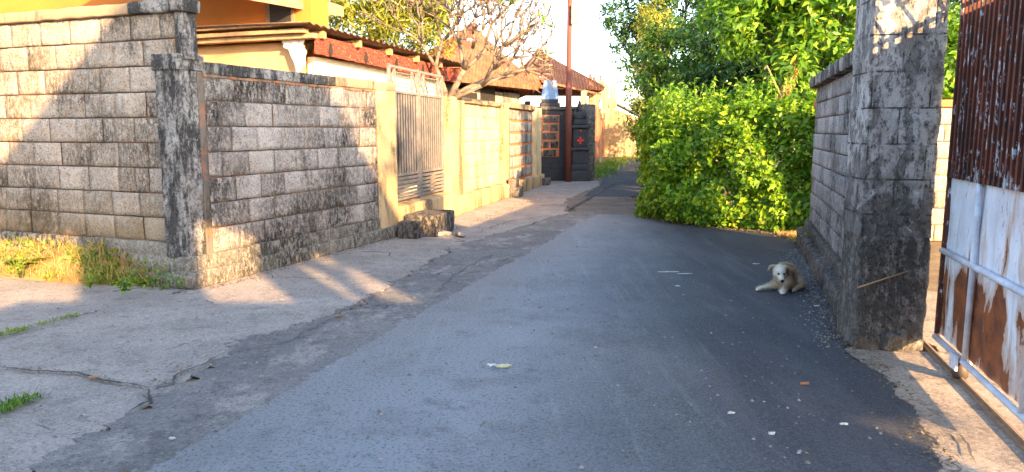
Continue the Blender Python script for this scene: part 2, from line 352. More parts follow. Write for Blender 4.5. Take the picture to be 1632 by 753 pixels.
def ground_mesh():
    m = MB(); m.add([(-600,-300,-.012),(600,-300,-.012),(600,1500,-.012),(-600,1500,-.012)], [(0,1,2,3)])
    tag(m.build('ground', M['dust']), kind='structure')
    def sh(name, poly, z, mat, jit, seed, thick=.012, step=.022):
        m = MB(); m.sheet(poly, z, jit, step, seed, thick); return tag(m.build(name, mat), kind='structure')
    g_ = gnd
    # concrete apron on the left, from the side opening along the walls
    sh('concrete_apron', [(-14,8.2),(-14,-6),(-1.6,-6),g_(60,752),g_(240,640),g_(400,548),g_(560,492),g_(660,434),g_(735,392),g_(905,341),g_(960,330),g_(960,300),(2.6,22.2),(.2,22.2),(-2.2,12.),(-3.4,7.2),(-8,9.2)], .004, M['apron'], .05, 1)
    sh('old_road_surface', [(-2.2,-6),(-.3,-6),g_(450,745),g_(620,600),g_(790,490),g_(920,405),g_(965,370),g_(975,350),g_(955,338),g_(905,341),g_(735,390),g_(662,432),g_(566,488),g_(400,545),g_(240,636),g_(90,728)], .010, M['old_asphalt'], .13, 2, .004)
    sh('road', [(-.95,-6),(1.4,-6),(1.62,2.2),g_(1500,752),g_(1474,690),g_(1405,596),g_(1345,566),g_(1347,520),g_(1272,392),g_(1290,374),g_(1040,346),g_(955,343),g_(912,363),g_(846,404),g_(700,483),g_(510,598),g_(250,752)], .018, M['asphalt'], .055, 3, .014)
    sh('lane_apron', [g_(905,345),g_(1045,354),(2.75,15.3),(2.4,20.2),g_(945,300),g_(905,318)], .009, M['lane_concrete'], .1, 4)
    sh('lane', [(1.65,16.8),(2.95,16.8),(4.0,22.),(8.2,45),(9.2,60),(6.7,60),(6.3,45),(3.45,27.5),(2.55,21.)], .015, M['far_asphalt'], .08, 5, step=.2)
    sh('gateway_slab', [g_(1476,752),g_(1452,690),g_(1392,592),(2.3,4.98),(2.9,4.9),(3.4,7.),(6,6),(6,-6),(1.5,-6),(1.55,2.)], .007, M['slab'], .05, 6)
    sh('verge', [g_(1040,345),g_(1290,371),g_(1268,392),(3.95,10.2),(4.2,10.45),(4.6,11),(3,14),(2.3,12.6)], .014, M['dust'], .05, 8)
    # cracks filled with dirt
    m = MB()
    def crack(pts, w0, seed):
        P = [Vector(p) for p in pts]; L = []; 
        for i in range(len(P)-1):
            n = max(2, int((P[i+1]-P[i]).length/.035))
            for j in range(n): L.append(P[i].lerp(P[i+1], j/n))
        L.append(P[-1]); a = []; b = []
        for i, p in enumerate(L):
            d = (L[min(i+1, len(L)-1)]-L[max(0, i-1)]).normalized(); nn = Vector((-d.y, d.x))
            o = noise.noise(Vector((p.x*4, p.y*4, seed)))*.07+noise.noise(Vector((p.x*17, p.y*17, seed)))*.02
            ww = w0*(.5+.8*abs(noise.noise(Vector((p.x*11, p.y*11, seed+3)))))*min(1, i/4+.1, (len(L)-1-i)/4+.1)
            c_ = p+nn*o; a.append((c_.x+nn.x*ww, c_.y+nn.y*ww, .0225)); b.append((c_.x-nn.x*ww, c_.y-nn.y*ww, .0225))
        n = len(a); m.add(a+b, [(i, i+1, n+i+1, n+i) for i in range(n-1)])
    crack([g_(0,590),g_(110,600),g_(150,606),g_(232,625)], .016, 1)
    crack([g_(232,625),g_(275,615),g_(300,596),g_(352,570)], .014, 2)
    crack([g_(232,625),g_(246,645),g_(200,666)], .012, 3)
    crack([g_(0,542),g_(70,520),g_(130,508),g_(165,500)], .012, 4)
    crack([g_(352,570),g_(460,548),g_(540,505),g_(600,470)], .008, 5)
    crack([g_(0,668),g_(60,640),g_(85,632)], .02, 6)
    crack([g_(690,470),g_(740,430),g_(800,402)], .006, 7)
    crack([g_(905,338),g_(930,322),g_(968,300),g_(985,292)], .05, 8)
    crack([g_(850,330),g_(900,328),g_(915,338)], .03, 9)
    crack([g_(760,372),g_(820,352),g_(880,345)], .012, 10)
    crack([g_(1500,690),g_(1530,700),g_(1560,745)], .01, 11)
    tag(m.build('pavement_crack', M['mortar_dark']), kind='structure')
ground_mesh()

# ------------------------------------------------------------------ walls
def blocks(mb, x0, x1, z0, z1, rows, blen, seed, y=-.006, gap=.012, dep=.05, amp=.004, half=True):
    rd = random.Random(seed); rh = (z1-z0)/rows
    for r in range(rows):
        x = x0-(blen*.5 if (r % 2 and half) else 0)-rd.uniform(0, .05)
        za, zb = z0+r*rh+gap*.5, z0+(r+1)*rh-gap*.5
        while x < x1-.03:
            L = blen*rd.uniform(.93, 1.06); xa, xb = max(x, x0)+gap*.5, min(x+L, x1)-gap*.5; x += L
            if xb-xa < .03: continue
            pr = rd.uniform(-amp, amp*1.4); rn = rd.random()
            nx = max(2, int((xb-xa)/.05)); nz = 5; vs = []; fs = []; c = rd.uniform(.004, .009)
            xs = [xa, xa+c]+[xa+c+(xb-xa-2*c)*i/nx for i in range(1, nx)]+[xb-c, xb]
            zs = [za, za+c]+[za+c+(zb-za-2*c)*i/nz for i in range(1, nz)]+[zb-c, zb]
            for i, xx in enumerate(xs):
                for j, zz in enumerate(zs):
                    edge = i in (0, len(xs)-1) or j in (0, len(zs)-1)
                    q = Vector((xx, 0, zz)); nv = noise.noise_vector(q*9+Vector((0, seed, 0)))*.004+noise.noise_vector(q*31+Vector((0, seed, 0)))*.0022
                    yy = y-pr+nv.y*1.2+(.012 if edge else 0)+noise.noise(q*2.1)*.004
                    vs.append((xx+nv.x*(1 if edge else .3), yy, zz+nv.z*(1 if edge else .3)))
            n = len(zs)
            for i in range(len(xs)-1):
                for j in range(n-1): fs.append((i*n+j, (i+1)*n+j, (i+1)*n+j+1, i*n+j+1))
            mb.add(vs, fs, rn, True)

ANG1 = R(68.675); O1 = gnd(300, 464)
ANG2 = R(76.51); O2 = gnd(622, 380)
# corner wall with dark pillar (runs along the road)
w1 = empty('block_wall', (O1[0], O1[1], 0), ANG1, 'long grey block wall with black coping and mouldy dark corner pillar left of the road', 'wall')
m = MB(); m.box((.3,.03,.0), (3.5,.16,2.04)); m.build('mortar_core', M['mortar'], w1)
m = MB(); blocks(m, .37, 3.44, .30, 2.03, 7, .40, 3, y=.012); m.build('block_courses', M['block_grey'], w1)
m = MB(); m.rough((.09,.04,.06), (.37,.34,2.09), .05, .006, .012, 1); m.rough((.075,.022,2.05), (.40,.36,2.2), .05, .006, .015, 5); tag(m.build('pillar', M['plaster_dark'], w1), 'black moulded corner pillar')
m = MB(); m.rough((3.44,-.005,.1), (3.93,.3,2.05), .06, .005, .015, 2); tag(m.build('pillar', M['plaster_yellow'], w1), 'sand coloured end pillar')
m = MB(); m.rough((.37,-.012,2.03), (2.5,.22,2.145), .07, .006, .014, 3); m.build('coping', M['coping_dark'], w1)
m = MB(); m.rough((2.5,-.012,2.032), (3.93,.22,2.15), .07, .006, .014, 4); tag(m.build('coping', M['coping_tan'], w1), 'tan end of the coping')
m = MB(); m.rough((.04,-.045,.0), (3.97,.26,.165), .07, .012, .02, 4); m.rough((.35,-.012,.15), (3.44,.2,.305), .07, .009, .016, 6); m.rough((.06,.012,.13), (.41,.3,.25), .06, .01, .03, 9)
m.build('plinth', M['plinth'], w1)
m = MB(); m.rough((.37,.004,2.0), (3.44,.04,2.034), .05, .009, .006, 19, sc=14); m.build('mortar_joint', mat_plaster('worn_orange_mortar', (.38,.22,.14), (.2,.15,.12), .62, orange=.9, sc=2), w1)
# taller wall facing the camera
w0 = empty('block_wall', (O1[0], O1[1], 0), ANG1-R(90), 'tall tan block wall facing the camera at the far left with weeds at its foot', 'wall')
m = MB(); m.box((-7.,.165,0), (-.06,.30,2.66)); m.build('mortar_core', M['mortar'], w0)
m = MB(); blocks(m, -7, -.1, .42, 2.58, 9, .395, 11, y=.14); m.build('block_courses', M['block_tan'], w0)
m = MB(); m.rough((-7.0,.09,2.575), (-.62,.34,2.68), .09, .008, .02, 8); m.build('coping', M['coping_tan'], w0)
m = MB(); m.rough((-.62,.085,2.572), (.03,.34,2.69), .06, .012, .02, 8); m.rough((-.1,.135,2.15), (-.005,.31,2.58), .05, .006, .01, 8); tag(m.build('coping', M['coping_dark'], w0), 'black mouldy end of the coping')
m = MB(); m.rough((-7.,.08,.0), (.0,.3,.30), .08, .02, .03, 9); m.rough((-2.0,.02,.0), (.04,.2,.14), .06, .018, .03, 12); m.rough((-7.,.11,.28), (-.1,.28,.425), .09, .015, .02, 10); m.build('plinth', M['plinth'], w0)

# wall beyond the gate : two panels, three pillars
w2 = empty('plastered_wall', (O2[0], O2[1], 0), ANG2, 'sunlit yellow plastered wall with pillars beyond the grey metal gate', 'wall')
m = MB(); m.rough((3.5,.06,.28), (6.4,.2,2.02), .12, .004, .01, 1); blocks(m, 3.52, 6.38, .32, 1.98, 7, .42, 23, y=.055, gap=.006); tag(m.build('panel', M['plaster_cream'], w2), 'plain cream panel')
m = MB(); m.box((6.9,.075,.28), (10.0,.2,2.02)); m.build('mortar_core', M['mortar_orange'], w2)
m = MB(); blocks(m, 6.93, 9.95, .32, 2.0, 6, .5, 29, y=.058, gap=.05); tag(m.build('block_courses', M['plaster_mid'], w2), 'grey blocks between thick orange mortar joints')
for k, (a, b, z) in enumerate(((2.68,3.5,2.08),(6.35,6.93,2.06),(9.93,10.7,2.1))):
    m = MB(); m.rough((a,-.03-.002*k,.0), (b,.36,z), .09, .005, .02, 30+k); m.build('pillar', M['plaster_yellow'] if k < 2 else M['plaster_cream'], w2)
m = MB(); m.rough((3.5,-.01,2.0), (6.35,.25,2.10), .1, .008, .015, 3)
for i in range(16):
    x = 6.98+i*.185; m.rough((x,-.02+U(-.01,.01),2.01), (x+.165,.24,2.13+U(-.015,.02)), .06, .006, .01, i)
m.build('coping', M['coping_tan'], w2)
m = MB(); m.rough((2.66,-.10,.0), (6.45,.2,.34), .1, .012, .03, 4); m.rough((6.44,-.13,.0), (10.72,.2,.30), .1, .014, .03, 5)
m.build('plinth', M['plaster_yellow'], w2)
m = MB(); m.rough((6.5,-.34,.0), (7.0,-.10,.22), .07, .015, .02, 4); m.rough((6.55,-.26,.21), (6.95,-.09,.42), .07, .012, .02, 6); m.rough((10.3,-.3,0), (10.75,-.1,.2), .07, .015, .02, 4)
tag(m.build('buttress', M['plaster_low'], w2), 'dark stepped buttress')

# threshold and step of the gate
m = MB(); m.rough((.28,-.12,.0), (2.66,.5,.43), .08, .01, .03, 3)
o = m.build('gate_threshold', M['plaster_yellow']); o.location = (O2[0], O2[1], 0); o.rotation_euler[2] = ANG2
tag(o, 'raised sandy concrete threshold under the grey metal gate', 'threshold')
m = MB(); m.rough((.22,-.62,.0), (1.02,-.13,.31), .05, .012, .022, 6); m.rough((-.02,-.42,.0), (.2,-.12,.24), .05, .012, .02, 7)
o = m.build('concrete_step', M['plaster_low']); o.location = (O2[0], O2[1], 0); o.rotation_euler[2] = ANG2
tag(o, 'dark mossy concrete step block in front of the grey gate', 'step')

# grey metal double gate
gt = empty('metal_gate', (O2[0], O2[1], .43), ANG2, 'grey painted metal gate with upright bars and fretted top between two pillars', 'gate')
G0, G1 = .30, 2.64
for (a, b) in ((G0, 1.46), (1.49, G1)):
    m = MB()
    for x in (a+.02, b-.02): m.bar((x,.1,.02), (x,.1,2.0 if a == G0 else 1.98), .04)
    for z in (.06, .42, 1.62, 1.97): m.bar((a,.1,z), (b,.1,z), .034)
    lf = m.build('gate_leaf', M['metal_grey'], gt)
    m = MB(); m.box((a+.02,.128,.42), (b-.02,.134,1.62)); m.build('gap_shade_sheet', M['metal_back'], lf)
    m = MB(); n = 11
    for i in range(n): x = a+.06+(b-a-.12)*i/(n-1); m.box((x-.026,.098,.43), (x+.026,.108,1.6))
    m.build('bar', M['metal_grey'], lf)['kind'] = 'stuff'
    m = MB()
    for z in (.12,.18,.24,.30,.36): m.box((a+.04,.085,z-.02), (b-.04,.1,z+.02))
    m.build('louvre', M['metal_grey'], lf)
    m = MB(); m.bar((a,.1,1.66), (a+.22,.1,1.95), .02); m.bar((a+.22,.1,1.66), (a,.1,1.95), .02); m.bar((a+.24,.1,1.63), (a+.24,.1,1.97), .022)
    m.bar((b-.26,.1,1.63), (b-.26,.1,1.97), .022)
    for z in (1.70, 1.76, 1.83, 1.9): m.bar((a+.24,.1,z), (b-.26,.1,z), .016)
    m.bar((b-.24,.1,1.66), (b-.04,.1,1.95), .02); m.bar((b-.04,.1,1.66), (b-.24,.1,1.95), .02)
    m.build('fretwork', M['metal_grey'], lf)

# ---- right side
E3 = Vector(gnd(1355,555)); F3 = Vector(gnd(1268,388)); d3 = (E3-F3).normalized(); F3 = F3-d3*.42; ANG3 = math.atan2(d3.y, d3.x); LEN3 = (E3-F3).length
w3 = empty('block_wall', (F3.x, F3.y, 0), ANG3, 'grey block wall with sloping dark coping at the right of the road behind the dog', 'wall')
m = MB(); m.box((.55,.16,.0), (LEN3-.1,.27,2.02)); m.build('mortar_core', M['mortar_dark'], w3)
m = MB(); blocks(m, .52, LEN3-.12, .32, 2.03, 9, .42, 41, y=.145, gap=.010); m.build('block_courses', M['block_right'], w3)
m = MB(); m.rough((.46,.06,2.03), (LEN3-.1,.32,2.16), .07, .01, .018, 13); m.build('coping', M['coping_dark'], w3)
m = MB(); m.rough((.42,.0,.0), (LEN3-.02,.3,.22), .06, .015, .03, 14); m.rough((.5,.085,.2), (LEN3-.1,.28,.33), .07, .012, .03, 15); m.build('plinth', M['plaster_low'], w3)
PA = Vector((2.37, 4.96)); PB = Vector((2.80, 4.89)); ap = math.atan2(PB.y-PA.y, PB.x-PA.x)
p3 = empty('gate_pillar', (PA.x, PA.y, 0), ap, 'tall worn grey concrete pillar beside the rusty sliding gate', 'pillar')
m = MB(); m.rough((-.02,.0,.78), (.435,.42,3.1), .03, .009, .014, 21, sc=9); m.build('shaft', M['plaster_right'], p3)
m = MB(); m.rough((-.015,-.012,-.02), (.44,.43,.80), .03, .014, .025, 22, sc=9); m.rough((.15,-.05,-.02), (.33,.1,.14), .04, .02, .05, 23); tag(m.build('base', M['plaster_low'], p3), 'damp dark lower part')

# ---- sliding rusty gate
def mat_gatewhite():
    g = G('rusty_white_sheet'); x = g.xyz()
    v = g.scale(1, 1, .28)
    low = g.ramp(x[2], .72, .55)
    n1 = g.noise(3.4, 6, .6, v, .5)
    th = g.mul(g.mul(low, .16), n1, 'ADD')
    rust = g.ramp(g.mul(th, g.mul(g.noise(22, 8, .8), .10), 'ADD'), .685, .70); halo = g.ramp(g.mul(th, g.mul(g.noise(14, 8, .8, v), .2), 'ADD'), .64, .72)
    rc = g.mix(g.ramp(g.noise(9, 5), .4, .6), (.26,.075,.022), (.12,.04,.02))
    base = g.mix(g.ramp(g.noise(2.5, 5), .4, .65), (.72,.74,.80), (.56,.58,.64))
    sc_ = g.mul(g.ramp(g.noise(26, 5, .7, g.scale(1, 1, .35)), .60, .64), g.ramp(g.noise(2.3, 3), .46, .56))
    base = g.mix(sc_, base, (.35,.13,.09))
    bl = g.mul(g.ramp(g.noise(4.2, 3, .5, v), .60, .68), .5)
    base = g.mix(bl, base, (.36,.38,.44))
    base = g.mix(g.mul(halo, .75), base, (.42,.24,.13)); drip = g.mul(g.ramp(g.noise(1.0, 7, .7, g.scale(16, 1, .7)), .58, .66), .45); base = g.mix(drip, base, (.40,.27,.20))
    base = g.mix(g.mul(g.ramp(g.noise(30, 8, .8), .60, .66), .7), base, (.20,.10,.06))
    col = g.mix(rust, base, rc)
    return g.done(col, .55, g.mul(g.noise(24, 4), g.mul(rust, -.4), 'ADD'), .4, .006, spec=.4)
def mat_rustbar():
    g = G('rusted_bars'); v = g.scale(1, 1, .18)
    n1 = g.noise(6, 6, .7, v)
    col = g.mix(g.ramp(n1, .38, .62), (.045,.018,.014), (.14,.036,.02))
    col = g.mix(g.ramp(g.noise(22, 6, .75, g.scale(1, 1, .35)), .57, .60), col, (.45,.50,.55))
    col = g.mix(g.mul(g.ramp(g.noise(7, 4, .7), .55, .6), .6), col, (.02,.02,.02))
    return g.done(col, .7, g.noise(60, 4), .5, .004, spec=.3)
M['gate_white'] = mat_gatewhite(); M['gate_rust'] = mat_rustbar()
M['gate_backing'] = mat_simple('rust_backing', (.06,.022,.016), (.15,.04,.02), 7, .9, .4, 40, stretch=(1,1,.4))
M['white_tube'] = mat_simple('white_tube', (.60,.63,.70), (.42,.42,.46), 9, .5, .2, 50)
sg = empty('sliding_gate', (2.83, 4.80, 0), R(255), 'rusty sliding gate with dark corrugated top and white lower sheet', 'gate')
GL = 1.62
m = MB()
n = 60; vs = []; fs = []
for i in range(n+1):
    for j in range(12): vs.append((GL*i/n, .02+.004*math.sin(i*.7+j), .16+1.04*j/11))
for i in range(n):
    for j in range(11): fs.append((i*12+j, (i+1)*12+j, (i+1)*12+j+1, i*12+j+1))
m.add(vs, fs, .5, True); m.build('lower_sheet', M['gate_white'], sg)
m = MB()
for z in (.14, .72): m.tube([(0,-.005,z),(GL,-.005,z)], .02, 10)
for x in (.60, 1.45): m.tube([(x,-.004,.14),(x,-.004,1.2)], .018, 10)
m.build('frame_tube', M['white_tube'], sg)
m = MB(); m.bar((-.012,.01,.12), (-.012,.01,2.52), .03); m.bar((0,.005,1.215), (GL,.005,1.215), .03); m.build('frame_edge', M['gate_rust'], sg)
m = MB(); vs = []; fs = []; n = 108     # corrugated sheet behind the bars
for i in range(n+1):
    x = GL*i/n; y = .045+.022*math.sin(2*math.pi*x/.076)
    vs += [(x,y,1.2),(x,y,1.8),(x,y,2.24)]
for i in range(n): fs += [(i*3,i*3+3,i*3+4,i*3+1),(i*3+1,i*3+4,i*3+5,i*3+2)]
m.add(vs, fs, .5, True); m.build('corrugated_sheet', M['gate_backing'], sg)
for i in range(22):
    x = .03+i*.074
    m = MB(); m.bar((x,-.012,1.2), (x,-.012,2.30), .026, .014); m.build('bar', M['gate_rust'], sg)
m = MB(); m.bar((0,-.004,2.27), (GL,-.004,2.27), .022)
def scroll(m, x, z, r, s, p=.012):
    pts = [(x+s*r*(1-t*.75)*math.cos(t*7.5), -.004, z+r*(1-t*.75)*math.sin(t*7.5)) for t in [i/26 for i in range(27)]]
    m.tube(pts, p, 6)
for i in range(9):
    x = .1+i*.19; scroll(m, x, 2.50, .085, 1 if i % 2 else -1); m.tube([(x-.09,-.004,2.3),(x,-.004,2.46),(x+.09,-.004,2.66)], .011, 6)
m.build('scrollwork', M['gate_rust'], sg)
wh = MB(); wh.tube([(.52,-.03,.075),(.52,.03,.075)], .058, 20); wh.build('wheel', M['metal_dark'], sg)
m = MB(); m.box((.46,-.045,.08), (.58,-.031,.17)); m.box((.46,.031,.08), (.58,.045,.17)); m.build('wheel_bracket', M['white_tube'], sg)
# track
m = MB(); 
tr = empty('gate_track', (2.83, 4.80, 0), R(255), 'steel angle rail set in the slab under the sliding gate', 'rail')
m.bar((-3.5,0,.012), (5,0,.012), .05, .02); m.bar((-3.5,0,.024), (5,0,.024), .012, .03); m.build('rail', M['wood_old'], tr)
# yard wall seen through the gap
w4 = empty('yard_wall', (4.17, 10.22, 0), R(-9), 'low sunlit block wall in the yard seen between pillar and gate', 'wall')
m = MB(); m.box((0,.03,0), (6,.15,1.8)); m.build('mortar_core', M['mortar'], w4)
m = MB(); blocks(m, 0, 6, .0, 1.8, 8, .4, 51, y=.012); m.build('block_courses', M['block_yard'], w4)
m = MB(); m.rough((-.02,-.03,1.8), (6,.2,1.9), .12, .006, .015, 3); m.build('coping', M['mortar_orange'], w4)
#PART2
# ------------------------------------------------------------------ house shape added and cut to shade the road; tree behind the camera
def roof_prism(m, pts, y0, y1):
    n = len(pts); vs = [(x,y0,z) for x, z in pts]+[(x,y1,z) for x, z in pts]
    m.add(vs, [tuple(range(n)), tuple(reversed(range(n, 2*n)))]+[(i, i+n, (i+1) % n+n, (i+1) % n) for i in range(n)])
shade_house = empty('house', (0,-3.2,0), 0, 'unseen house-shaped shade caster added behind the camera', 'house')
m = MB(); roof_prism(m, [(-9,0),(5.72,0),(5.72,2.8),(6.6,2.8),(6.6,3.6),(1.2,3.6),(1.2,3.5),(-9,3.5)], -.6, 0); roof_prism(m, [(1.2,4.7),(6.6,4.7),(6.6,4.95),(3.4,7.3),(1.2,5.3)], -.6, 0)
for a, b in ((2.05,2.9),(3.95,4.15),(5.05,6.6)): m.box((a,-.6,3.6), (b,0,4.7))
m.build('wall', M['house_cream'], shade_house)
m = MB(); roof_prism(m, [(.95,5.2),(3.4,7.45),(6.8,4.9),(6.8,4.78),(3.4,7.31),(.95,5.06)], -.8, .2); m.build('roof', M['mortar_orange'], shade_house)

# ------------------------------------------------------------------ foliage
def leaves(name, pos, nrm, size, asp, mat, parent=None, fold=.22, seed=0, updir=None, curl=.0):
    r = np.random.default_rng(seed); N = len(pos); pos = np.asarray(pos); nrm = np.asarray(nrm, dtype=float)
    nrm /= np.linalg.norm(nrm, axis=1, keepdims=True)+1e-9
    t = r.normal(size=(N,3)) if updir is None else np.asarray(updir)+r.normal(size=(N,3))*.35
    t -= nrm*np.sum(t*nrm, axis=1, keepdims=True); t /= np.linalg.norm(t, axis=1, keepdims=True)+1e-9
    b = np.cross(nrm, t); s = (size*r.uniform(.6, 1.25, N))[:,None]
    base = pos; tip = pos+t*s-nrm*s*curl; mid = pos+t*s*.45
    Lp = mid+b*s*asp*.5+nrm*s*fold*asp; Rp = mid-b*s*asp*.5+nrm*s*fold*asp
    V = np.stack([base, Rp, tip, Lp], axis=1).reshape(-1,3)
    i = np.arange(N)*4; T = np.stack([np.stack([i,i+1,i+2],1), np.stack([i,i+2,i+3],1)],1).reshape(-1,3)
    return mesh_np(name, V, T, np.repeat(r.random(N), 2), mat, parent)
def crown_pts(blobs, nclus, per, rc, seed, zsq=.8, shell=.55):
    """clumps of leaves spread through the volume of several blobs; returns positions and outward normals"""
    r = np.random.default_rng(seed); P = []; Nn = []
    vol = np.array([b[3]*b[4]*b[5] for b in blobs])**.75; vol /= vol.sum()
    for k in range(nclus):
        b = blobs[r.choice(len(blobs), p=vol)]
        d = r.normal(size=3); d /= np.linalg.norm(d); q = r.uniform(shell, 1.0)**.5
        c = np.array(b[:3])+d*q*np.array(b[3:6])*(1+.25*math.sin(k*1.7))
        n = max(4, int(per*r.uniform(.4, 1.5))); rr = rc*r.uniform(.6, 1.3)
        dd = r.normal(size=(n,3)); dd /= np.linalg.norm(dd, axis=1, keepdims=True)
        rad = rr*r.uniform(.35, 1.0, (n,1))**.6
        P.append(c+dd*rad*np.array([1,1,zsq])); Nn.append(dd*.7+d*.4+np.array([0,0,.55])+r.normal(size=(n,3))*.35)
    return np.concatenate(P), np.concatenate(Nn)
def limb(m, a, b, r0, r1, seed=0, wob=.12, n=7, k=7):
    a, b = Vector(a), Vector(b); L = (b-a).length
    pts = [a.lerp(b, i/n)+noise.noise_vector(Vector((i*.6, seed, 0)))*wob*L*math.sin(math.pi*i/n) for i in range(n+1)]
    m.tube(pts, [r0+(r1-r0)*i/n for i in range(n+1)], k); return pts
def tree(label, base, blobs, leafmat, size, asp, nclus, per, rc, seed, r0=.12, group='trees behind the hedge', bark='bark_dark', cat='tree', name='leafy_tree', updir=None, fold=.22):
    t = empty(name, base, 0, label, cat, group)
    B = Vector(base); m = MB(); fork = Vector((0,0,max(1.0, min(b[2] for b in blobs)-B.z-.4)))
    limb(m, (0,0,-.05), fork, r0, r0*.75, seed, .06, 8, 9)
    for i, b in enumerate(blobs):
        e = Vector(b[:3])-B; limb(m, fork*(.75+.25*random.random()), e, r0*.6, r0*.16, seed+i, .1)
        for j in range(3):
            e2 = e+Vector((U(-1,1)*b[3],U(-1,1)*b[4],U(-.3,1)*b[5]))*.75; limb(m, fork.lerp(e, .65), e2, r0*.28, r0*.06, seed+i*3+j, .12, 6, 5)
    m.build('trunk', M[bark], t)
    P, Nn = crown_pts(blobs, nclus, per, rc, seed)
    leaves('crown', P-np.array(base), Nn, size, asp, leafmat, t, fold, seed, updir)
    return t
LF = {
 'hedge': mat_leaf('hedge_leaf', (.045,.12,.010), (.16,.32,.014), (.38,.48,.022), .42, dead=None),
 'dark': mat_leaf('dark_leaf', (.022,.065,.014), (.045,.115,.020), (.10,.17,.03), .3),
 'mid': mat_leaf('mid_leaf', (.03,.095,.012), (.085,.19,.018), (.20,.31,.03), .35),
 'bright': mat_leaf('bright_leaf', (.05,.14,.014), (.13,.28,.02), (.30,.42,.035), .4),
 'yellow': mat_leaf('yellow_leaf', (.13,.17,.03), (.25,.27,.035), (.42,.37,.05), .4),
 'banana': mat_leaf('banana_leaf', (.05,.13,.03), (.09,.20,.04), (.15,.27,.05), .4, .3),
 'dry': mat_leaf('dry_leaf', (.30,.19,.07), (.42,.28,.09), (.50,.35,.12), .3, .7),
 'litter': mat_leaf('litter_leaf', (.10,.07,.045), (.19,.13,.075), (.28,.20,.11), .15, .85),
 'fern': mat_leaf('fern_leaf', (.10,.17,.02), (.19,.26,.03), (.30,.32,.04), .4),
}
# hedge : plan outline facing the camera, then the roadside
def hedge(label, plan, depthv, ztop, n, size, seed, base, leaf='hedge', group='hedges along the lane', n_in=.45):
    r = np.random.default_rng(seed); pl = np.array(plan); seg = np.linalg.norm(np.diff(pl, axis=0), axis=1); cs = np.concatenate([[0], np.cumsum(seg)])
    def pt(s):
        i = np.clip(np.searchsorted(cs, s)-1, 0, len(seg)-1); f = (s-cs[i])/seg[i]; p = pl[i]+(pl[i+1]-pl[i])*f[:,None]
        d = (pl[i+1]-pl[i])/seg[i][:,None]; return p, np.stack([d[:,1], -d[:,0]], 1)
    nf = int(n*.7); s = r.uniform(0, cs[-1], nf); p, nn = pt(s); zt = ztop(s/cs[-1]); z = r.uniform(0, 1, nf)**.9*zt
    bul = np.array([noise.noise(Vector((a*1.5, c*1.7, seed)))*.48+noise.noise(Vector((a*5.5, c*5.5, seed)))*.22 for a, c in zip(s, z)])
    prof = -.28*(np.clip((z/zt-.7)/.3, 0, 1))**2+.05*np.sin(z*3)
    dep = -r.exponential(.14, nf)
    q = np.concatenate([p+nn*(bul+prof+dep)[:,None], z[:,None]], 1)
    nq = np.concatenate([nn, np.full((nf,1), .55)], 1)+r.normal(size=(nf,3))*.55
    nt_ = n-nf; s = r.uniform(0, cs[-1], nt_); p, nn = pt(s); dd = r.uniform(0, 1, nt_)*depthv; zt = ztop(s/cs[-1])
    hz = np.array([noise.noise(Vector((a*1.9, b*1.9, seed+4)))*.3+noise.noise(Vector((a*6, b*6, seed)))*.13 for a, b in zip(s, dd)])
    q2 = np.concatenate([p-nn*(dd+.05)[:,None], (zt+hz-r.exponential(.14, nt_))[:,None]], 1)
    nq2 = np.array([0,-.2,1.0])+r.normal(size=(nt_,3))*.5
    P = np.concatenate([q, q2]); Nn = np.concatenate([nq, nq2]); P[:,2] = np.maximum(P[:,2], .02)
    t = empty('hedge', (base[0], base[1], 0), 0, label, 'hedge', group); b3 = np.array([base[0], base[1], 0])
    sz = size*np.where(r.random(len(P)) < .22, 1.5, 1.0)*r.uniform(.7, 1.15, len(P))
    gap = np.array([noise.noise(Vector((a*3.1, b*3.1, c*3.1+seed)))+.6*noise.noise(Vector((a*8, b*8, c*8))) for a, b, c in P])
    kp = (gap > -.30) | (r.random(len(P)) < .25); P, Nn, sz = P[kp], Nn[kp], sz[kp]
    leaves('foliage', P-b3, Nn, sz, .55, LF[leaf], t, .25, seed)
    k_ = r.choice(len(P), len(P)//260); leaves('dead_leaf', P[k_]-b3+np.array([-.03,-.05,0]), Nn[k_], .07, .5, LF['dry'], t, .2, seed+1)['kind'] = 'stuff'
    m = MB()
    for i in range(70):
        s_ = np.array([r.uniform(0, cs[-1])]); p, nn = pt(s_); a = p[0]-nn[0]*r.uniform(.25, .6)-b3[:2]; 
        limb(m, (a[0],a[1],0), (a[0]+U(-.3,.3), a[1]+U(-.2,.2), float(ztop(s_/cs[-1])[0])*U(.7,1.22)), .012, .003, i, .1, 6, 5)
    m.build('stem', M['bark_dark'], t)['kind'] = 'stuff'
    return t
hp = [gnd(1040,352), (2.75,11.75), (3.35,11.15), (3.95,10.75), (4.5,10.55), (6.2,10.4)]
hedge('dense bright green hedge with a shaded foot left of the grey wall', [(3.35,17.),(2.5,13.6)]+hp, 2.6, lambda s: 1.86+.2*np.sin(s*9)+.1*np.sin(s*31), 95000, .082, 61, (3.5,12.5))
hedge('dark green hedge running back along the far lane', [(6.9,40.),(5.6,30.),(4.55,24.),(3.75,19.5),(3.35,16.8)], 2.4, lambda s: 2.5+.5*np.sin(s*7), 26000, .15, 62, (5.,26.), 'mid')

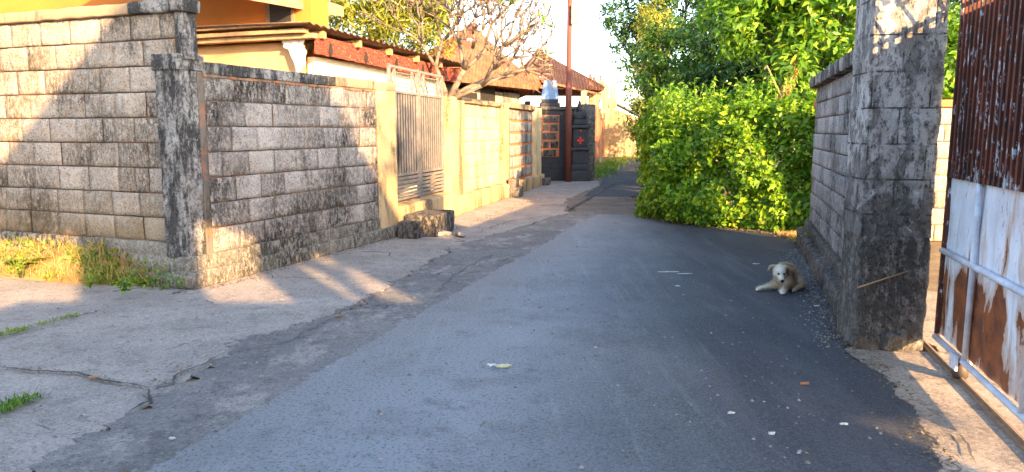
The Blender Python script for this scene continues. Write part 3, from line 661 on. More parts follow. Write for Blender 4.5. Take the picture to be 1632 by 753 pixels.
r = np.random.default_rng(15); P = []; N_ = []
hd_ = [o for o in C.objects if o.name == 'hedge'][0]; m = MB()
for k in range(110):
    s_ = r.uniform(0, 1); a = np.array([2.55,12.4])+(np.array([4.4,10.75])-np.array([2.55,12.4]))*s_; z0 = r.uniform(.4, 2.0); top = z0 > 1.3
    q = Vector((a[0], a[1]+r.uniform(0, 1.2)*top, 1.85 if top else z0)); d = Vector((r.normal()*.3, -.2-.5*(not top), .9 if top else .35)).normalized(); L = r.uniform(.25, .55)
    m.tube([q-Vector((3.5,12.5,0)), q+d*L-Vector((3.5,12.5,0))], [.005,.002], 4)
    for j in range(11): P.append(q+d*L*(j+1)/11-Vector((3.5,12.5,0))); N_.append(r.normal(size=3)*.7+[0,-.4,.6])
m.build('shoot', LF['hedge'], hd_)['kind'] = 'stuff'; leaves('shoot_leaf', P, N_, .085, .5, LF['bright'], hd_, .2, 5)['kind'] = 'stuff'
def W(px, py, Y): return at(px, py, Y)
def blob(px, py, Y, rx, ry, rz): p = at(px, py, Y); return (p.x, p.y, p.z, rx, ry, rz)
tree('tall airy dark tree with sky showing through, leftmost behind the hedge', (6.0,31.,0), [blob(1000,20,31,1.0,1.2,.9), blob(1040,70,31,1.3,1.4,1.4), blob(1090,10,30,1.6,1.5,1.5), blob(1010,125,31,.7,1.,.9), blob(1120,-60,30,2.2,1.8,1.4), blob(985,60,31,.45,.6,.45)], LF['dark'], .17, .5, 300, 60, .40, 71, .16)
tree('narrow yellow-green creeper covered tree behind the far hedge', (5.6,25.,0), [blob(1035,100,25,.45,.6,1.1), blob(1045,40,25,.5,.6,.8), blob(1020,185,25,.4,.6,.8)], LF['yellow'], .12, .5, 110, 60, .28, 72, .09)
tree('dark rounded bushy tree in the middle behind the hedge', (5.6,18.5,0), [blob(1085,150,18.5,1.1,1.,1.0), blob(1075,90,19,.9,1.,.9), blob(1130,60,19,1.,1.,.9), blob(1060,200,18.5,.5,.8,.7)], LF['mid'], .12, .5, 260, 70, .30, 73, .12)
tree('broad glossy dark tree towering over the hedge at the right', (7.6,17.,0), [blob(1200,60,16.5,1.4,1.2,1.2), blob(1260,10,16.5,1.5,1.2,1.3), blob(1330,60,16,1.6,1.2,1.4), blob(1190,140,16,1.1,.9,.8), blob(1270,130,16,1.3,.9,1.0), blob(1420,60,16,1.8,1.2,1.8), blob(1540,90,16,1.6,1.2,1.6)], LF['dark'], .15, .5, 560, 70, .36, 74, .16)
tree('large-leaved light green tree leaning over the hedge near the grey wall', (5.2,12.8,0), [blob(1230,40,13,.8,.6,.6), blob(1320,30,12.6,.8,.6,.6), blob(1290,110,12.6,.7,.5,.5), blob(1180,30,13.5,.6,.5,.5), blob(1360,-20,12.6,.9,.7,.6), blob(1250,-40,13,1.2,.8,.5)], LF['bright'], .17, .40, 260, 34, .26, 75, .07, fold=.12)
tree('bright low shrub behind the grey pillar seen through the gap', (6.6,11.6,0), [blob(1500,120,11.,.7,.6,.9), blob(1440,180,11.,.6,.5,.6), blob(1340,200,11.4,.6,.4,.4)], LF['bright'], .14, .45, 150, 40, .22, 76, .05, cat='shrub', name='leafy_shrub')
tree('small shrub of upright leaves between hedge and banana plant', (3.9,13.8,0), [blob(1080,170,14.,.45,.4,.3), blob(1150,185,13.6,.5,.4,.3), blob(1220,170,13,.5,.4,.35), blob(1110,210,13.5,.6,.3,.3)], LF['bright'], .13, .5, 150, 36, .2, 77, .04, cat='shrub', name='leafy_shrub')

# banana plant
def banana(base, n, H, L, seed, label):
    t = empty('banana_plant', base, 0, label, 'banana plant', 'banana plants behind the hedge'); m = MB(); rd = random.Random(seed)
    m.tube([(0,0,0),(.02,.01,H*.5),(0,0,H)], [.11,.09,.06], 10); m.build('stem', M['bark'], t)
    for i in range(n):
        a = i*2.4+rd.uniform(-.3,.3); tilt = rd.uniform(.5, 1.15); V = []; T = []; K = 16
        l = L*rd.uniform(.75, 1.1); wd = .20*l; side = Vector((-math.sin(a), math.cos(a), 0)); pos = Vector((0,0,H)); el = tilt+.35; 
        for k in range(K+1):
            s = k/K; d = Vector((math.cos(a)*math.cos(el), math.sin(a)*math.cos(el), math.sin(el))); pos = pos+d*(l/K); el -= 1.5/K*(.4+s)
            ww = wd*math.sin(math.pi*min(1, .1+s*.93))**.6*(1 if s > .12 else .08)*(1-.18*((k*7) % 3 == 0)); up = side.cross(d)*-1
            V += [pos-side*ww-Vector((0,0,ww*.35)), pos+Vector((0,0,.0)), pos+side*ww-Vector((0,0,ww*.35))]
        for k in range(K): T += [(k*3,k*3+1,k*3+4,k*3+3),(k*3+1,k*3+2,k*3+5,k*3+4)]
        m = MB(); m.add(V, T, rd.random(), True); m.build('leaf', LF['banana'], t)
banana((5.6,15.,0), 9, 2.15, 1.15, 5, 'banana plant with broad dark leaves rising in the middle of the thicket')
banana((4.5,16.5,0), 7, 1.9, .9, 6, 'smaller banana plant left of the bigger one above the hedge')
# yellow dried creeper over a leaning dead stump
t = empty('dead_creeper', (3.95,12.3,0), 0, 'dried orange creeper hanging from a bare broken branch above the hedge', 'creeper'); m = MB()
pb = at(1215,260,12.3)-Vector((3.95,12.3,0)); pt_ = at(1268,88,12.3)-Vector((3.95,12.3,0)); limb(m, (0,0,0), pb, .04, .035, 1, .05); limb(m, pb, pt_, .035, .02, 2, .04); limb(m, pb.lerp(pt_, .6), at(1222,105,12.3)-Vector((3.95,12.3,0)), .02, .012, 3, .04)
m.build('branch', M['wood_plank'], t)
r = np.random.default_rng(5); P = []
for k in range(900):
    s = r.uniform(0, 1)**.8; c = pb.lerp(pt_, s); P.append((c.x+r.normal()*.10*(1.25-s), c.y+r.normal()*.08, c.z-abs(r.normal())*.12))
leaves('dry_leaves', P, r.normal(size=(900,3))+[0,-.6,.2], .10, .22, LF['dry'], t, .2, 5, updir=(0,0,-1))

# ------------------------------------------------------------------ vegetation on the left
tree('yellow-green spiky shrub behind the porch roof', (-2.6,17.,0), [blob(600,40,17,.75,.7,.5), blob(670,60,17.4,.7,.6,.5), blob(560,10,17,.6,.6,.4), blob(700,10,17.4,.5,.6,.5), blob(640,0,17,.9,.6,.5)], LF['yellow'], .30, .12, 170, 42, .26, 81, .06, None, 'bark', 'shrub', 'spiky_shrub')

# bare frangipani : thick forking branches
def frangipani(base, label):
    t = empty('frangipani_tree', base, 0, label, 'tree'); m = MB(); tips = []; rd = random.Random(12)
    def grow(p, d, L, r_, lv):
        q = p+d*L
        if q.x > 2.1 or q.z < 1.9: return
        mid = p.lerp(q, .5)+Vector((rd.uniform(-1,1),rd.uniform(-1,1),rd.uniform(-.5,.5)))*L*.08
        r_ = max(r_, .007); m.tube([p, mid, q], [r_, r_*.88, r_*.78], 7 if lv < 3 else 5)
        if lv >= 7 or (lv >= 5 and rd.random() < .22): tips.append(q); return
        k = 3 if rd.random() < (.45 if lv < 4 else .25) else 2
        a0 = rd.uniform(0, 6.28); ax = d.orthogonal().normalized()
        for i in range(k):
            aa = a0+i*2*math.pi/k+rd.uniform(-.4,.4); s = (Matrix.Rotation(aa, 3, d) @ ax)
            nd = (d*1.0+s*rd.uniform(.5,.9)+Vector((.03,-.02,.24))).normalized()
            grow(q, nd, L*rd.uniform(.68,.92), r_*(.74 if k == 2 else .66), lv+1)
    b0 = Vector((0,0,0)); f = Vector((.22,-.02,2.0)); m.tube([b0, (0,.02,.8), f], [.12,.10,.085], 10)
    grow(f, Vector((.45,0,.85)).normalized(), .62, .066, 0)
    grow(f, Vector((.9,-.1,.42)).normalized(), .66, .055, 0)
    grow(f, Vector((.85,.3,.5)).normalized(), .80, .055, 0)
    grow(f, Vector((-.35,.2,.95)).normalized(), .66, .05, 0)
    m.build('trunk', M['bark'], t)
    P = []; N_ = []; Q = []; NQ = []
    r = np.random.default_rng(3)
    for q in tips:
        if rd.random() < .05:
            for k in range(7): P.append(q+Vector(r.normal(size=3)*.03)); N_.append(r.normal(size=3)+[0,0,.5])
        elif rd.random() < .035:
            for k in range(6): Q.append(q); NQ.append(r.normal(size=3)+[0,0,.8])
    pm = mat_simple('pink_petal', (.75,.08,.20), (.85,.35,.40), attr=True)
    for k in range(0, len(P), 7):
        c_ = P[k]; pl_ = MB()
        for j in range(5):
            a = j*1.2566; u_ = Vector((math.cos(a), math.sin(a)*.5, .5*math.sin(a))); v_ = Vector((-math.sin(a), math.cos(a)*.5, .5*math.cos(a)))
            pl_.add([c_, c_+u_*.04+v_*.022, c_+u_*.075, c_+u_*.04-v_*.022], [(0,1,2,3)], .5)
        pl_.build('flower', pm, t)
    if Q: leaves('young_leaves', Q, NQ, .16, .34, LF['bright'], t, .2, 4)
    return t
frangipani((-1.35,13.3,0), 'bare frangipani tree with thick forking grey branches behind the gate')

# ------------------------------------------------------------------ buildings on the left
def tile_mat(name, a, b):
    g = G(name); v = g.tc
    br = g.n('ShaderNodeTexWave', {'Vector': v, 'Scale': 2.1, 'Distortion': .6, 'Detail': 2.0}, wave_type='BANDS', bands_direction='X').outputs[1]
    b2 = g.n('ShaderNodeTexWave', {'Vector': v, 'Scale': 1.3, 'Distortion': .5, 'Detail': 2.0}, wave_type='BANDS', bands_direction='Y', wave_profile='SAW').outputs[1]
    c = g.mix(g.ramp(g.noise(3, 6, .7), .36, .66), a, b); c = g.mix(g.mul(g.ramp(g.noise(14, 5), .5, .65), .6), c, tuple(x*.35 for x in b))
    return g.done(c, .9, g.mul(br, b2, 'ADD'), .9, .05, spec=.1)
M['tiles'] = tile_mat('clay_tiles', (.34,.13,.07), (.17,.07,.045)); M['tiles2'] = tile_mat('sunned_clay_tiles', (.42,.17,.085), (.26,.10,.06))
M['black_void'] = mat_simple('dark_interior', (.02,.017,.015), (.03,.025,.02)); M['glass_dark'] = mat_simple('dark_glass', (.03,.04,.05), rough=.15, bump=0)
# ochre house far left, with overhanging eave above the wall
h1 = empty('house', (-6.2,10.6,0), ANG1-R(90), 'ochre plastered house with wooden eave and batik trimmed porch behind the corner wall', 'house')
h1w = bpy.data.objects['house']
inv = Matrix.Rotation(-(ANG1-R(90)), 4, 'Z') @ Matrix.Translation((6.2,-10.6,0))
def L1(px, py, Y): return inv @ at(px, py, Y)
# local frame: +x right along the front, +y away
c0 = L1(484,42,10.2)          # porch corner
fy = c0.y; fx = c0.x; pz = c0.z
wx = L1(474,30,(at(484,42,10.2).y+1.2)).x; m = MB(); m.box((-8, fy+1.3, 0), (wx, fy+1.75, 5.2)); m.build('wall', M['house_orange'], h1)
m = MB(); m.rough((-4.2,fy+.35,0), (fx-.35,fy+.5,pz-.14), .3, .01, .01, 1); m.build('porch_wall', M['house_cream'], h1)
m = MB(); m.rough((fx-.34,fy+.5,0), (fx-.22,fy+4.6,pz-.34), .3, .01, .01, 1); tag(m.build('porch_wall', mat_plaster('sunlit_porch', (.80,.74,.60), (.76,.68,.52), .02, bump=.2), h1), 'side porch wall in full sun')  # paler than the front wall: full sun put into the colour
m = MB()                       # planks on the front edge and rafters on the side
for k, (dz, dy, x1, tk) in enumerate(((.035,-.05,.0,.03),(-.055,.02,-.02,.045),(-.12,.10,.06,.055))): m.rough((-5, fy+dy, pz+dz-.02), (fx+x1, fy+dy+.13, pz+dz+tk-.01), .2, .008, .006, k)
m.build('fascia_plank', M['wood_plank'], h1)
m = MB()
for k in range(6): y = fy+.35+k*.9; m.box((fx-.9,y,pz-.12-.03*k), (fx+.06,y+.07,pz-.02-.03*k))
m.build('rafter', M['wood_plank'], h1)['kind'] = 'stuff'
m = MB(); vs = []; fs = []; n = 130
for i in range(n+1):
    y = fy-.1+5.2*i/n; zz = pz+.05-.030*5.2*i/n*1.0+.014*math.sin(i*1.55)
    for x in (-5, fx-.6, fx+.14): vs.append((x, y, zz+(.10 if x < fx-.6 else 0)-.02*(x > fx)))
for i in range(n): fs += [(i*3,i*3+3,i*3+4,i*3+1),(i*3+1,i*3+4,i*3+5,i*3+2)]
m.add(vs, fs); vs = [(x,y,z-.012) for x,y,z in vs]; m.add(vs, [tuple(reversed(f)) for f in fs]); m.build('corrugated_roof', M['wood_old'], h1)
# red batik valance with black hanging motifs
def batik():
    g = G('batik_cloth'); x = g.xyz()
    z = x[2]; col = g.mix(g.ramp(g.noise(7, 3), .4, .6), (.20,.012,.010), (.13,.010,.010))
    w1_ = g.n('ShaderNodeTexWave', {'Vector': g.tc, 'Scale': 9.0, 'Distortion': 9.0, 'Detail': 3.0, 'Detail Scale': 2.0}, wave_type='RINGS').outputs[1]
    col = g.mix(g.mul(g.ramp(w1_, .86, .95), .6), col, (.60,.32,.18))
    return g.done(col, .8, g.noise(50), .2)
m = MB(); n = 60; vs = []; fs = []
for i in range(n+1):
    y = fy+.25+4.6*i/n; xx = fx-.03+.006*math.sin(i*1.1); zt = pz-.07-.030*y+.03*fy; lo = .25+.006*math.sin(i*1.9)
    vs += [(xx,y,zt),(xx+.012,y,zt-lo*.5),(xx,y,zt-lo)]
for i in range(n): fs += [(i*3,i*3+3,i*3+4,i*3+1),(i*3+1,i*3+4,i*3+5,i*3+2)]
m.add(vs, fs, .5, True); va = m.build('cloth_valance', batik(), h1); tag(va, 'red patterned cloth valance')
for i in range(5):
    y = fy+.62+i*.92; m = MB(); zt = pz-.13-.03*(y-fy); pts = [(fx-.012, y+.05*math.sin(t)*(1-.3*math.cos(t)), zt-.09+.095*math.cos(t)) for t in [k*math.pi/8 for k in range(16)]]
    m.add(pts, [tuple(range(16))]); m.build('black_pennant', M['black_void'], va)
# torn white cloth at the corner
m = MB(); vs = []; fs = []
for i in range(9):
    for j in range(9):
        s, t_ = i/8, j/8; vs.append((fx-.14-.42*s*(1-.3*t_)+.02*math.sin(j*2), fy+.2-.02*math.sin(i*1.9+j), pz-.10-.02*s-(.52-.42*abs(s-.25)-.1*math.sin(s*9))*t_))
for i in range(8):
    for j in range(8): fs.append((i*9+j,(i+1)*9+j,(i+1)*9+j+1,i*9+j+1))
m.add(vs, fs, .5, True); m.build('torn_cloth', mat_simple('white_cloth', (.78,.72,.62), (.7,.62,.5), rough=.9), h1)
# upper eave and window of the ochre wall
wl_, wr_ = L1(386,20,11.5).x, L1(447,20,11.5).x
m = MB(); m.box((wl_, fy+1.27, 2.75), (wr_, fy+1.31, 3.6)); wn = m.build('window', M['wood_old'], h1)
m = MB(); m.box((wl_+.10, fy+1.25, 2.85), (wr_-.05, fy+1.275, 3.5)); m.build('pane', M['black_void'], wn)
A_, B_ = L1(352,-8,10.5), L1(548,27,12.5); dv_ = Vector((-2.6,.4,.9)); A2, B2 = A_+dv_, B_+dv_; A_ = A_-(B_-A_)*.6; A2 = A_+dv_
m = MB(); up_ = Vector((0,0,.16)); m.add([A_,B_,B2,A2,A_+up_,B_+up_,B2+up_,A2+up_], [(3,2,1,0),(4,5,6,7),(0,1,5,4),(1,2,6,5),(2,3,7,6),(3,0,4,7)]); m.build('upper_eave', mat_simple('faded_terracotta', (.50,.24,.13), (.36,.15,.08), 6, .9, .5, 30), h1)

# two tiled houses
def tiled_house(label, pts_eave, apex, wallz, mat, overh=.45, cols=()):
    c = sum((Vector(p) for p in pts_eave), Vector())/len(pts_eave); t = empty('tiled_house', (c.x, c.y, 0), 0, label, 'house', 'tiled houses along the lane')
    E_ = [Vector(p)-Vector((c.x,c.y,0)) for p in pts_eave]; A = [Vector(a)-Vector((c.x,c.y,0)) for a in apex]
    m = MB(); n = len(E_)
    if len(A) == 1: vs = E_+A+[e-Vector((0,0,.10)) for e in E_]; fs = [(i,(i+1)%n,n) for i in range(n)]+[(i,(i+1)%n,n+1+(i+1)%n,n+1+i) for i in range(n)]+[tuple(n+1+i for i in range(n))]
    else: vs = E_+A+[e-Vector((0,0,.10)) for e in E_]; fs = [(0,1,5,4),(1,2,5),(2,3,4,5),(3,0,4)]+[(i,(i+1)%4,6+(i+1)%4,6+i) for i in range(4)]+[(9,8,7,6)]
    m.add(vs, fs); m.build('roof', mat, t)
    m = MB()
    segs = [(E_[i], A[0] if (len(A) == 1 or i in (0,3)) else A[1]) for i in range(n)]
    if len(A) == 2: segs.append((A[0], A[1]))
    for a, b in segs: m.tube([a+Vector((0,0,.03)), b+Vector((0,0,.05))], .09, 7)
    m.build('ridge_tiles', mat, t)
    m = MB(); ctr = sum(E_, Vector())/n; W_ = [ctr+(e-ctr)*(1-overh/ (e-ctr).length*1.4) for e in E_]
    vs = [Vector((p.x,p.y,0)) for p in W_]+[Vector((p.x,p.y,wallz)) for p in W_]; m.add(vs, [(i,(i+1)%n,n+(i+1)%n,n+i) for i in range(n)]+[tuple(range(n))]); m.build('wall', M['plaster_mid'], t)
    return t, W_
e0 = at(690,112,15.2); 
ez = 2.62
r1, W1 = tiled_house('low house with broad orange tiled hip roof behind the bare frangipani tree', [(-1.9,16.5,2.72),(.72,20.5,2.68),(.2,27.,2.7),(-4.5,24.,2.7)], [(-1.0,20.6,4.25),(-1.2,23.8,4.3)], 2.5, M['tiles'])
m = MB()
a, b = Vector(W1[0]), Vector(W1[1]); d = (b-a).normalized(); nn = Vector((d.y,-d.x,0))
for (s0, s1, z0, z1) in ((.3,1.1,1.5,2.6),(1.3,2.0,1.5,2.42),(2.15,2.9,1.5,2.62)):
    p = a+d*s0+nn*.012; q = a+d*s1+nn*.012; m.add([(p.x,p.y,z0),(q.x,q.y,z0),(q.x,q.y,z1),(p.x,p.y,z1)], [(0,1,2,3)])
m.build('window', M['black_void'], r1)
r2, W2 = tiled_house('far orange tiled roof sloping down towards the lane behind the street pole', [(.6,34.,3.5),(4.4,36.2,3.5),(4.5,42.5,3.5),(-1,42.,3.5)], [(1.5,38.,5.4),(1.6,40.,5.4)], 2.6, M['tiles2'])

# dark gateway wall with black shrine
wl = empty('dark_wall', (.86,22.3,0), R(3), 'dark mossy wall with orange mortar stripes standing across behind the yellow wall', 'wall')
m = MB(); m.rough((0,0,0), (1.55,.2,2.12), .12, .01, .02, 2); m.build('panel', M['black_stone'], wl)
m = MB(); blocks(m, .04, .55, .7, 1.95, 5, .5, 77, y=-.012, gap=.05); m.build('block_courses', M['plaster_low'], wl)
m = MB(); m.box((.04,-.006,.72), (.55,.01,1.95)); m.build('mortar_core', M['mortar_orange'], wl)
m = MB(); m.rough((-.02,-.06,2.1), (1.6,.26,2.2), .12, .012, .02, 3); m.rough((1.2,-.1,0), (1.62,.26,2.26), .12, .012, .02, 3); m.build('coping', M['plaster_low'], wl)
sh_ = empty('shrine', (2.0,22.25,0), R(4), 'black carved stone shrine with a red cross flower and tapering crown', 'shrine')
m = MB()
for (w_, z0, z1) in ((.66,0,.32),(.56,.32,.5),(.48,.5,.9),(.60,.9,1.0),(.44,1.0,1.55),(.56,1.55,1.66),(.40,1.66,1.82),(.26,1.82,2.05)): m.rough((-w_/2,-w_/2,z0), (w_/2,w_/2,z1), .07, .014, .03, int(z0*50))
m.build('body', M['black_stone'], sh_)
m = MB(); 
for k in range(4): a = k*math.pi/2+.78; m.tube([(.2*math.cos(a),.2*math.sin(a),1.8),(.24*math.cos(a),.24*math.sin(a),1.98),(.19*math.cos(a),.19*math.sin(a),2.1)], [.05,.035,.01], 7)
m.tube([(0,0,2.0),(0,0,2.2),(0,0,2.38)], [.11,.07,.015], 9); m.build('finial', M['black_stone'], sh_)
m = MB()
for (dx, dz) in ((0,0),(.065,0),(-.065,0),(0,.075),(0,-.075)): m.rough((dx-.032,-.255,1.20+dz-.034), (dx+.032,-.222,1.20+dz+.034), .02, .003, .012, 3)
m.build('red_flower', M['red_paint'], sh_); m = MB(); m.rough((-.025,-.315,1.46), (.025,-.275,1.51), .02, .002, .01, 3); m.build('red_flower', M['red_paint'], sh_)
# blue-grey metal cap on its own post behind the wall
t = empty('spirit_house', (1.14,22.8,0), 0, 'small spirit house with a pale blue metal hood above the dark wall', 'shrine'); m = MB()
m.rough((-.22,-.2,0), (.22,.2,2.2), .2, .01, .02, 1); m.rough((-.3,-.26,2.2), (.3,.26,2.32), .1, .01, .02, 1); m.rough((-.25,-.22,2.32), (.25,.22,2.42), .1, .01, .02, 1); m.build('base', M['black_stone'], t)
m = MB(); m.add([(-.27,-.24,2.42),(.27,-.24,2.42),(.27,.24,2.42),(-.27,.24,2.42),(-.17,-.1,2.98),(.19,-.1,2.98),(.19,.14,2.98),(-.17,.14,2.98)], [(3,2,1,0),(4,5,6,7),(0,1,5,4),(1,2,6,5),(2,3,7,6),(3,0,4,7)])
m.build('hood', mat_simple('blue_tin', (.16,.27,.44), (.12,.20,.34), rough=.5), t)
# street pole
pb_ = gnd(905,290); t = empty('street_pole', (pb_[0], pb_[1], 0), 0, 'tall rusty red steel street pole with a small meter box', 'pole')
m = MB(); m.tube([(0,0,0),(0,0,2.9),(-.0,0,2.92),(0,0,7.5)], [.10,.092,.078,.065], 14); m.build('pole', mat_simple('rust_red_pole', (.19,.055,.035), (.12,.04,.03), 5, .7, .3, 40, stretch=(1,1,.3)), t)
m = MB(); z = at(911,24,pb_[1]).z; m.rough((.03,-.18,z-.28), (.27,-.07,z+.26), .05, .004, .02, 1); m.build('meter_box', mat_simple('box_grey', (.22,.24,.21), rough=.5), t)
m = MB()
for k, (dx, dz) in enumerate(((.0,.0),(.6,-.03),(-.4,.05))): m.tube([(0,0,6.3+dz*3), (20+dx,14,6.0+dz), (50,40,6.4)], .015, 4)
o = m.build('overhead_cable', M['metal_dark'], None); o.location = (pb_[0], pb_[1], 0); tag(o, 'thin black cables leaving the street pole overhead', 'cable')

# open shed with white post, slatted wall, hut
t = empty('open_shed', (3.1,30.,0), 0, 'open roadside shed with sheet roof, white post and slatted timber wall', 'shed')
def L2(p): return p-Vector((3.1,30.,0))
m = MB()
a, b, c_, d_ = at(845,120,24), at(962,152,33), at(985,160,36), at(880,120,38)
p0 = L2(at(866,132,23.5)); p1 = L2(at(958,152,33.)); p2 = p1+Vector((-2.6,1.,.5)); p3_ = p0+Vector((-2.2,2.5,.5))
m.add([p0,p1,p2,p3_]+[p+Vector((0,0,.07)) for p in (p0,p1,p2,p3_)], [(3,2,1,0),(4,5,6,7),(0,1,5,4),(1,2,6,5),(2,3,7,6),(3,0,4,7)]); m.build('roof', M['tiles2'], t)
m = MB(); g0 = Vector((*gnd(955,258),0)); g0 = L2(g0); m.tube([g0, g0+Vector((0,0,2.95))], .09, 8); m.build('post', mat_simple('white_post', (.62,.68,.66), rough=.6), t)
m = MB(); q = L2(at(930,200,27)); m.rough((q.x-.1,q.y,0), (q.x+.12,q.y+.2,2.9), .2, .01, .02, 1); m.build('pillar', M['plaster_cream'], t)
m = MB(); s0 = Vector((-.3,-2.2,0)); s1 = Vector((1.35,5.6,0)); n = 26
for i in range(n):
    p = s0.lerp(s1, i/n); q = s0.lerp(s1, (i+.62)/n); h_ = U(1.9,2.5); m.add([(p.x,p.y,.3),(q.x,q.y,.3),(q.x,q.y,h_),(p.x,p.y,h_),(p.x-.05,p.y,.3),(q.x-.05,q.y,.3),(q.x-.05,q.y,h_),(p.x-.05,p.y,h_)], [(0,1,2,3),(4,5,1,0),(5,6,2,1),(7,4,0,3),(7,6,5,4)], random.random())
m.build('slatted_wall', mat_simple('timber_slats', (.42,.20,.11), (.16,.08,.05), 5, .85, attr=True), t)
m = MB(); m.rough((-.5,-2.3,0), (-.25,5.,.5), .3, .02, .03, 1); m.box((-2.6,-1.5,0), (-2.4,5.5,2.6)); m.build('back_wall', M['plaster_low'], t)
# bamboo screens and rubble roofs behind
t = empty('bamboo_screen', (5.3,38.,0), 0, 'weathered upright bamboo screen on top of the far building', 'screen'); m = MB()
for i in range(44):
    s = i/43; p = at(938+44*s, 150, 38.); x = p.x-5.3; z1 = at(0, 116+22*s+U(-7,8), 38).z; m.bar((x,U(-.05,.05),2.6), (x+U(-.04,.04),0,z1), .045, .03, rnd=random.random())
m.build('canes', mat_simple('dry_bamboo', (.50,.34,.20), (.34,.23,.14), attr=True), t)
t = empty('small_hut', (6.1,41.5,0), R(-8), 'pale plastered hut with sloping roof at the far end of the lane', 'hut')
x0, x1 = at(950,200,41.5).x-6.1, at(1024,200,41.5).x-6.1; zz = lambda y: at(1000,y,41.5).z
m = MB(); m.rough((x0,0,0), (x1,3,zz(192)), .4, .02, .03, 2); m.add([(x0,-.01,zz(192)-.02),(x1,-.01,zz(192)-.02),(x0+.3,-.01,zz(165)),(x0,-.01,zz(165))], [(0,1,2,3)]); m.build('wall', M['plaster_yellow'], t)
m = MB(); m.add([(x0-.1,-.15,zz(163)),(x0+.9,-.15,zz(163)),(x1+.12,-.15,zz(190)),(x1+.12,3.2,zz(190)),(x0+.9,3.2,zz(163)),(x0-.1,3.2,zz(163)),(x0+.9,-.15,zz(163)+.09),(x1+.12,-.15,zz(190)+.09),(x1+.12,3.2,zz(190)+.09),(x0+.9,3.2,zz(163)+.09),(x0-.1,-.15,zz(163)+.09),(x0-.1,3.2,zz(163)+.09)],
   [(1,2,7,6),(6,7,8,9),(2,3,8,7),(0,1,6,10),(10,6,9,11),(3,4,9,8),(1,4,3,2)]); m.build('roof', M['lane_concrete'], t)
m = MB(); m.box((x0+.5,-.02,.3), (x0+1.3,.0,1.9)); m.build('door', M['wood_plank'], t)
#PART3
# ------------------------------------------------------------------ dog lying by the right wall
def capsule_chain(m, pts, rads, n=14):
    """rounded tapered chain, later fused with the rest of the body"""
    for i in range(len(pts)-1):
        a, b = Vector(pts[i]), Vector(pts[i+1]); ra, rb = rads[i], rads[i+1]
        k = max(2, int((b-a).length/(min(ra, rb)*.35)))
        for j in range(k+1):
            t = j/k; ball(m, a.lerp(b, t), ra+(rb-ra)*t, n)
def ball(m, c, r, n=12, sc=(1,1,1), rot=None):
    c = Vector(c); vs = []; fs = []; h = n//2
    for i in range(h+1):
        th = math.pi*i/h
        for k in range(n):
            ph = 2*math.pi*k/n; p = Vector((math.sin(th)*math.cos(ph)*sc[0], math.sin(th)*math.sin(ph)*sc[1], math.cos(th)*sc[2]))*r
            if rot: p = rot @ p
            vs.append(c+p)
    for i in range(h):
        for k in range(n): fs.append((i*n+k, (i+1)*n+k, (i+1)*n+(k+1)%n, i*n+(k+1)%n))
    m.add(vs, fs, .5, True)
DX, DY = gnd(1250, 466)
dog = empty('dog', (DX, DY, .018), 0, 'cream dog with brown ears lying on the asphalt beside the grey wall', 'dog')
dm = MB()
# trunk : chest near the camera, rump further back to the right
capsule_chain(dm, [(-.015,-.02,.115),(.035,.09,.125),(.085,.22,.120),(.12,.33,.105)], [.082,.098,.098,.092])
capsule_chain(dm, [(-.02,-.01,.13),(-.05,-.055,.17),(-.078,-.08,.195)], [.075,.062,.058])          # neck
hd = Vector((-.090,-.095,.205)); rotH = Matrix.Rotation(R(-6), 3, 'Z') @ Matrix.Rotation(R(20), 3, 'X')
def H_(x, y, z): return hd+rotH @ Vector((x, y, z))
ball(dm, H_(0,0,.004), .060, 16, (1.02,1.02,.92), rotH); ball(dm, H_(0,-.03,.012), .047, 14, (1.05,1,.85), rotH)
capsule_chain(dm, [H_(0,-.04,-.012), H_(0,-.088,-.028), H_(0,-.115,-.034)], [.037,.027,.022])            # muzzle
capsule_chain(dm, [H_(0,-.04,-.034), H_(0,-.09,-.05)], [.025,.015])                                # jaw
for sx in (-1, 1): ball(dm, H_(sx*.034,-.030,-.018), .026, 10)                                        # cheeks
for sx in (-1, 1): ball(dm, H_(sx*.022,-.046,.024), .016, 10)                                         # brows
# front legs
capsule_chain(dm, [(-.03,-.01,.09),(-.06,.0,.045),(-.16,-.015,.034),(-.235,-.03,.030)], [.05,.032,.019,.017]); ball(dm, (-.25,-.04,.022), .022, 12, (1.3,1.0,.8))
capsule_chain(dm, [(.0,-.05,.09),(-.01,-.03,.05),(-.055,-.13,.034)], [.055,.036,.022]); capsule_chain(dm, [(-.055,-.13,.030),(-.085,-.185,.024)], [.024,.025])
for k in (-1, 0, 1):
    ball(dm, (-.088+k*.016,-.205+abs(k)*.006,.017), .0125, 10, (1,1.3,1)); ball(dm, (-.272,-.045+k*.013,.015), .0105, 10, (1.3,1,1))
# hind legs : haunch, folded shank, long foot forward
ball(dm, (.15,.22,.088), .085, 14, (.75,1.15,1.0)); capsule_chain(dm, [(.165,.16,.07),(.17,.06,.045),(.155,.02,.036)], [.055,.034,.026]); capsule_chain(dm, [(.16,.10,.026),(.11,-.03,.022),(.06,-.075,.020)], [.026,.020,.021])
for k in (-1, 0, 1): ball(dm, (.046+k*.006,-.088+k*.012,.014), .0115, 10)
ball(dm, (-.13,.10,.022), .022, 12, (1.4,1,.8)); capsule_chain(dm, [(.02,.2,.05),(-.11,.10,.026)], [.04,.02])
capsule_chain(dm, [(.15,.40,.06),(.22,.38,.03),(.25,.28,.022),(.235,.20,.02)], [.032,.022,.018,.008])    # tail
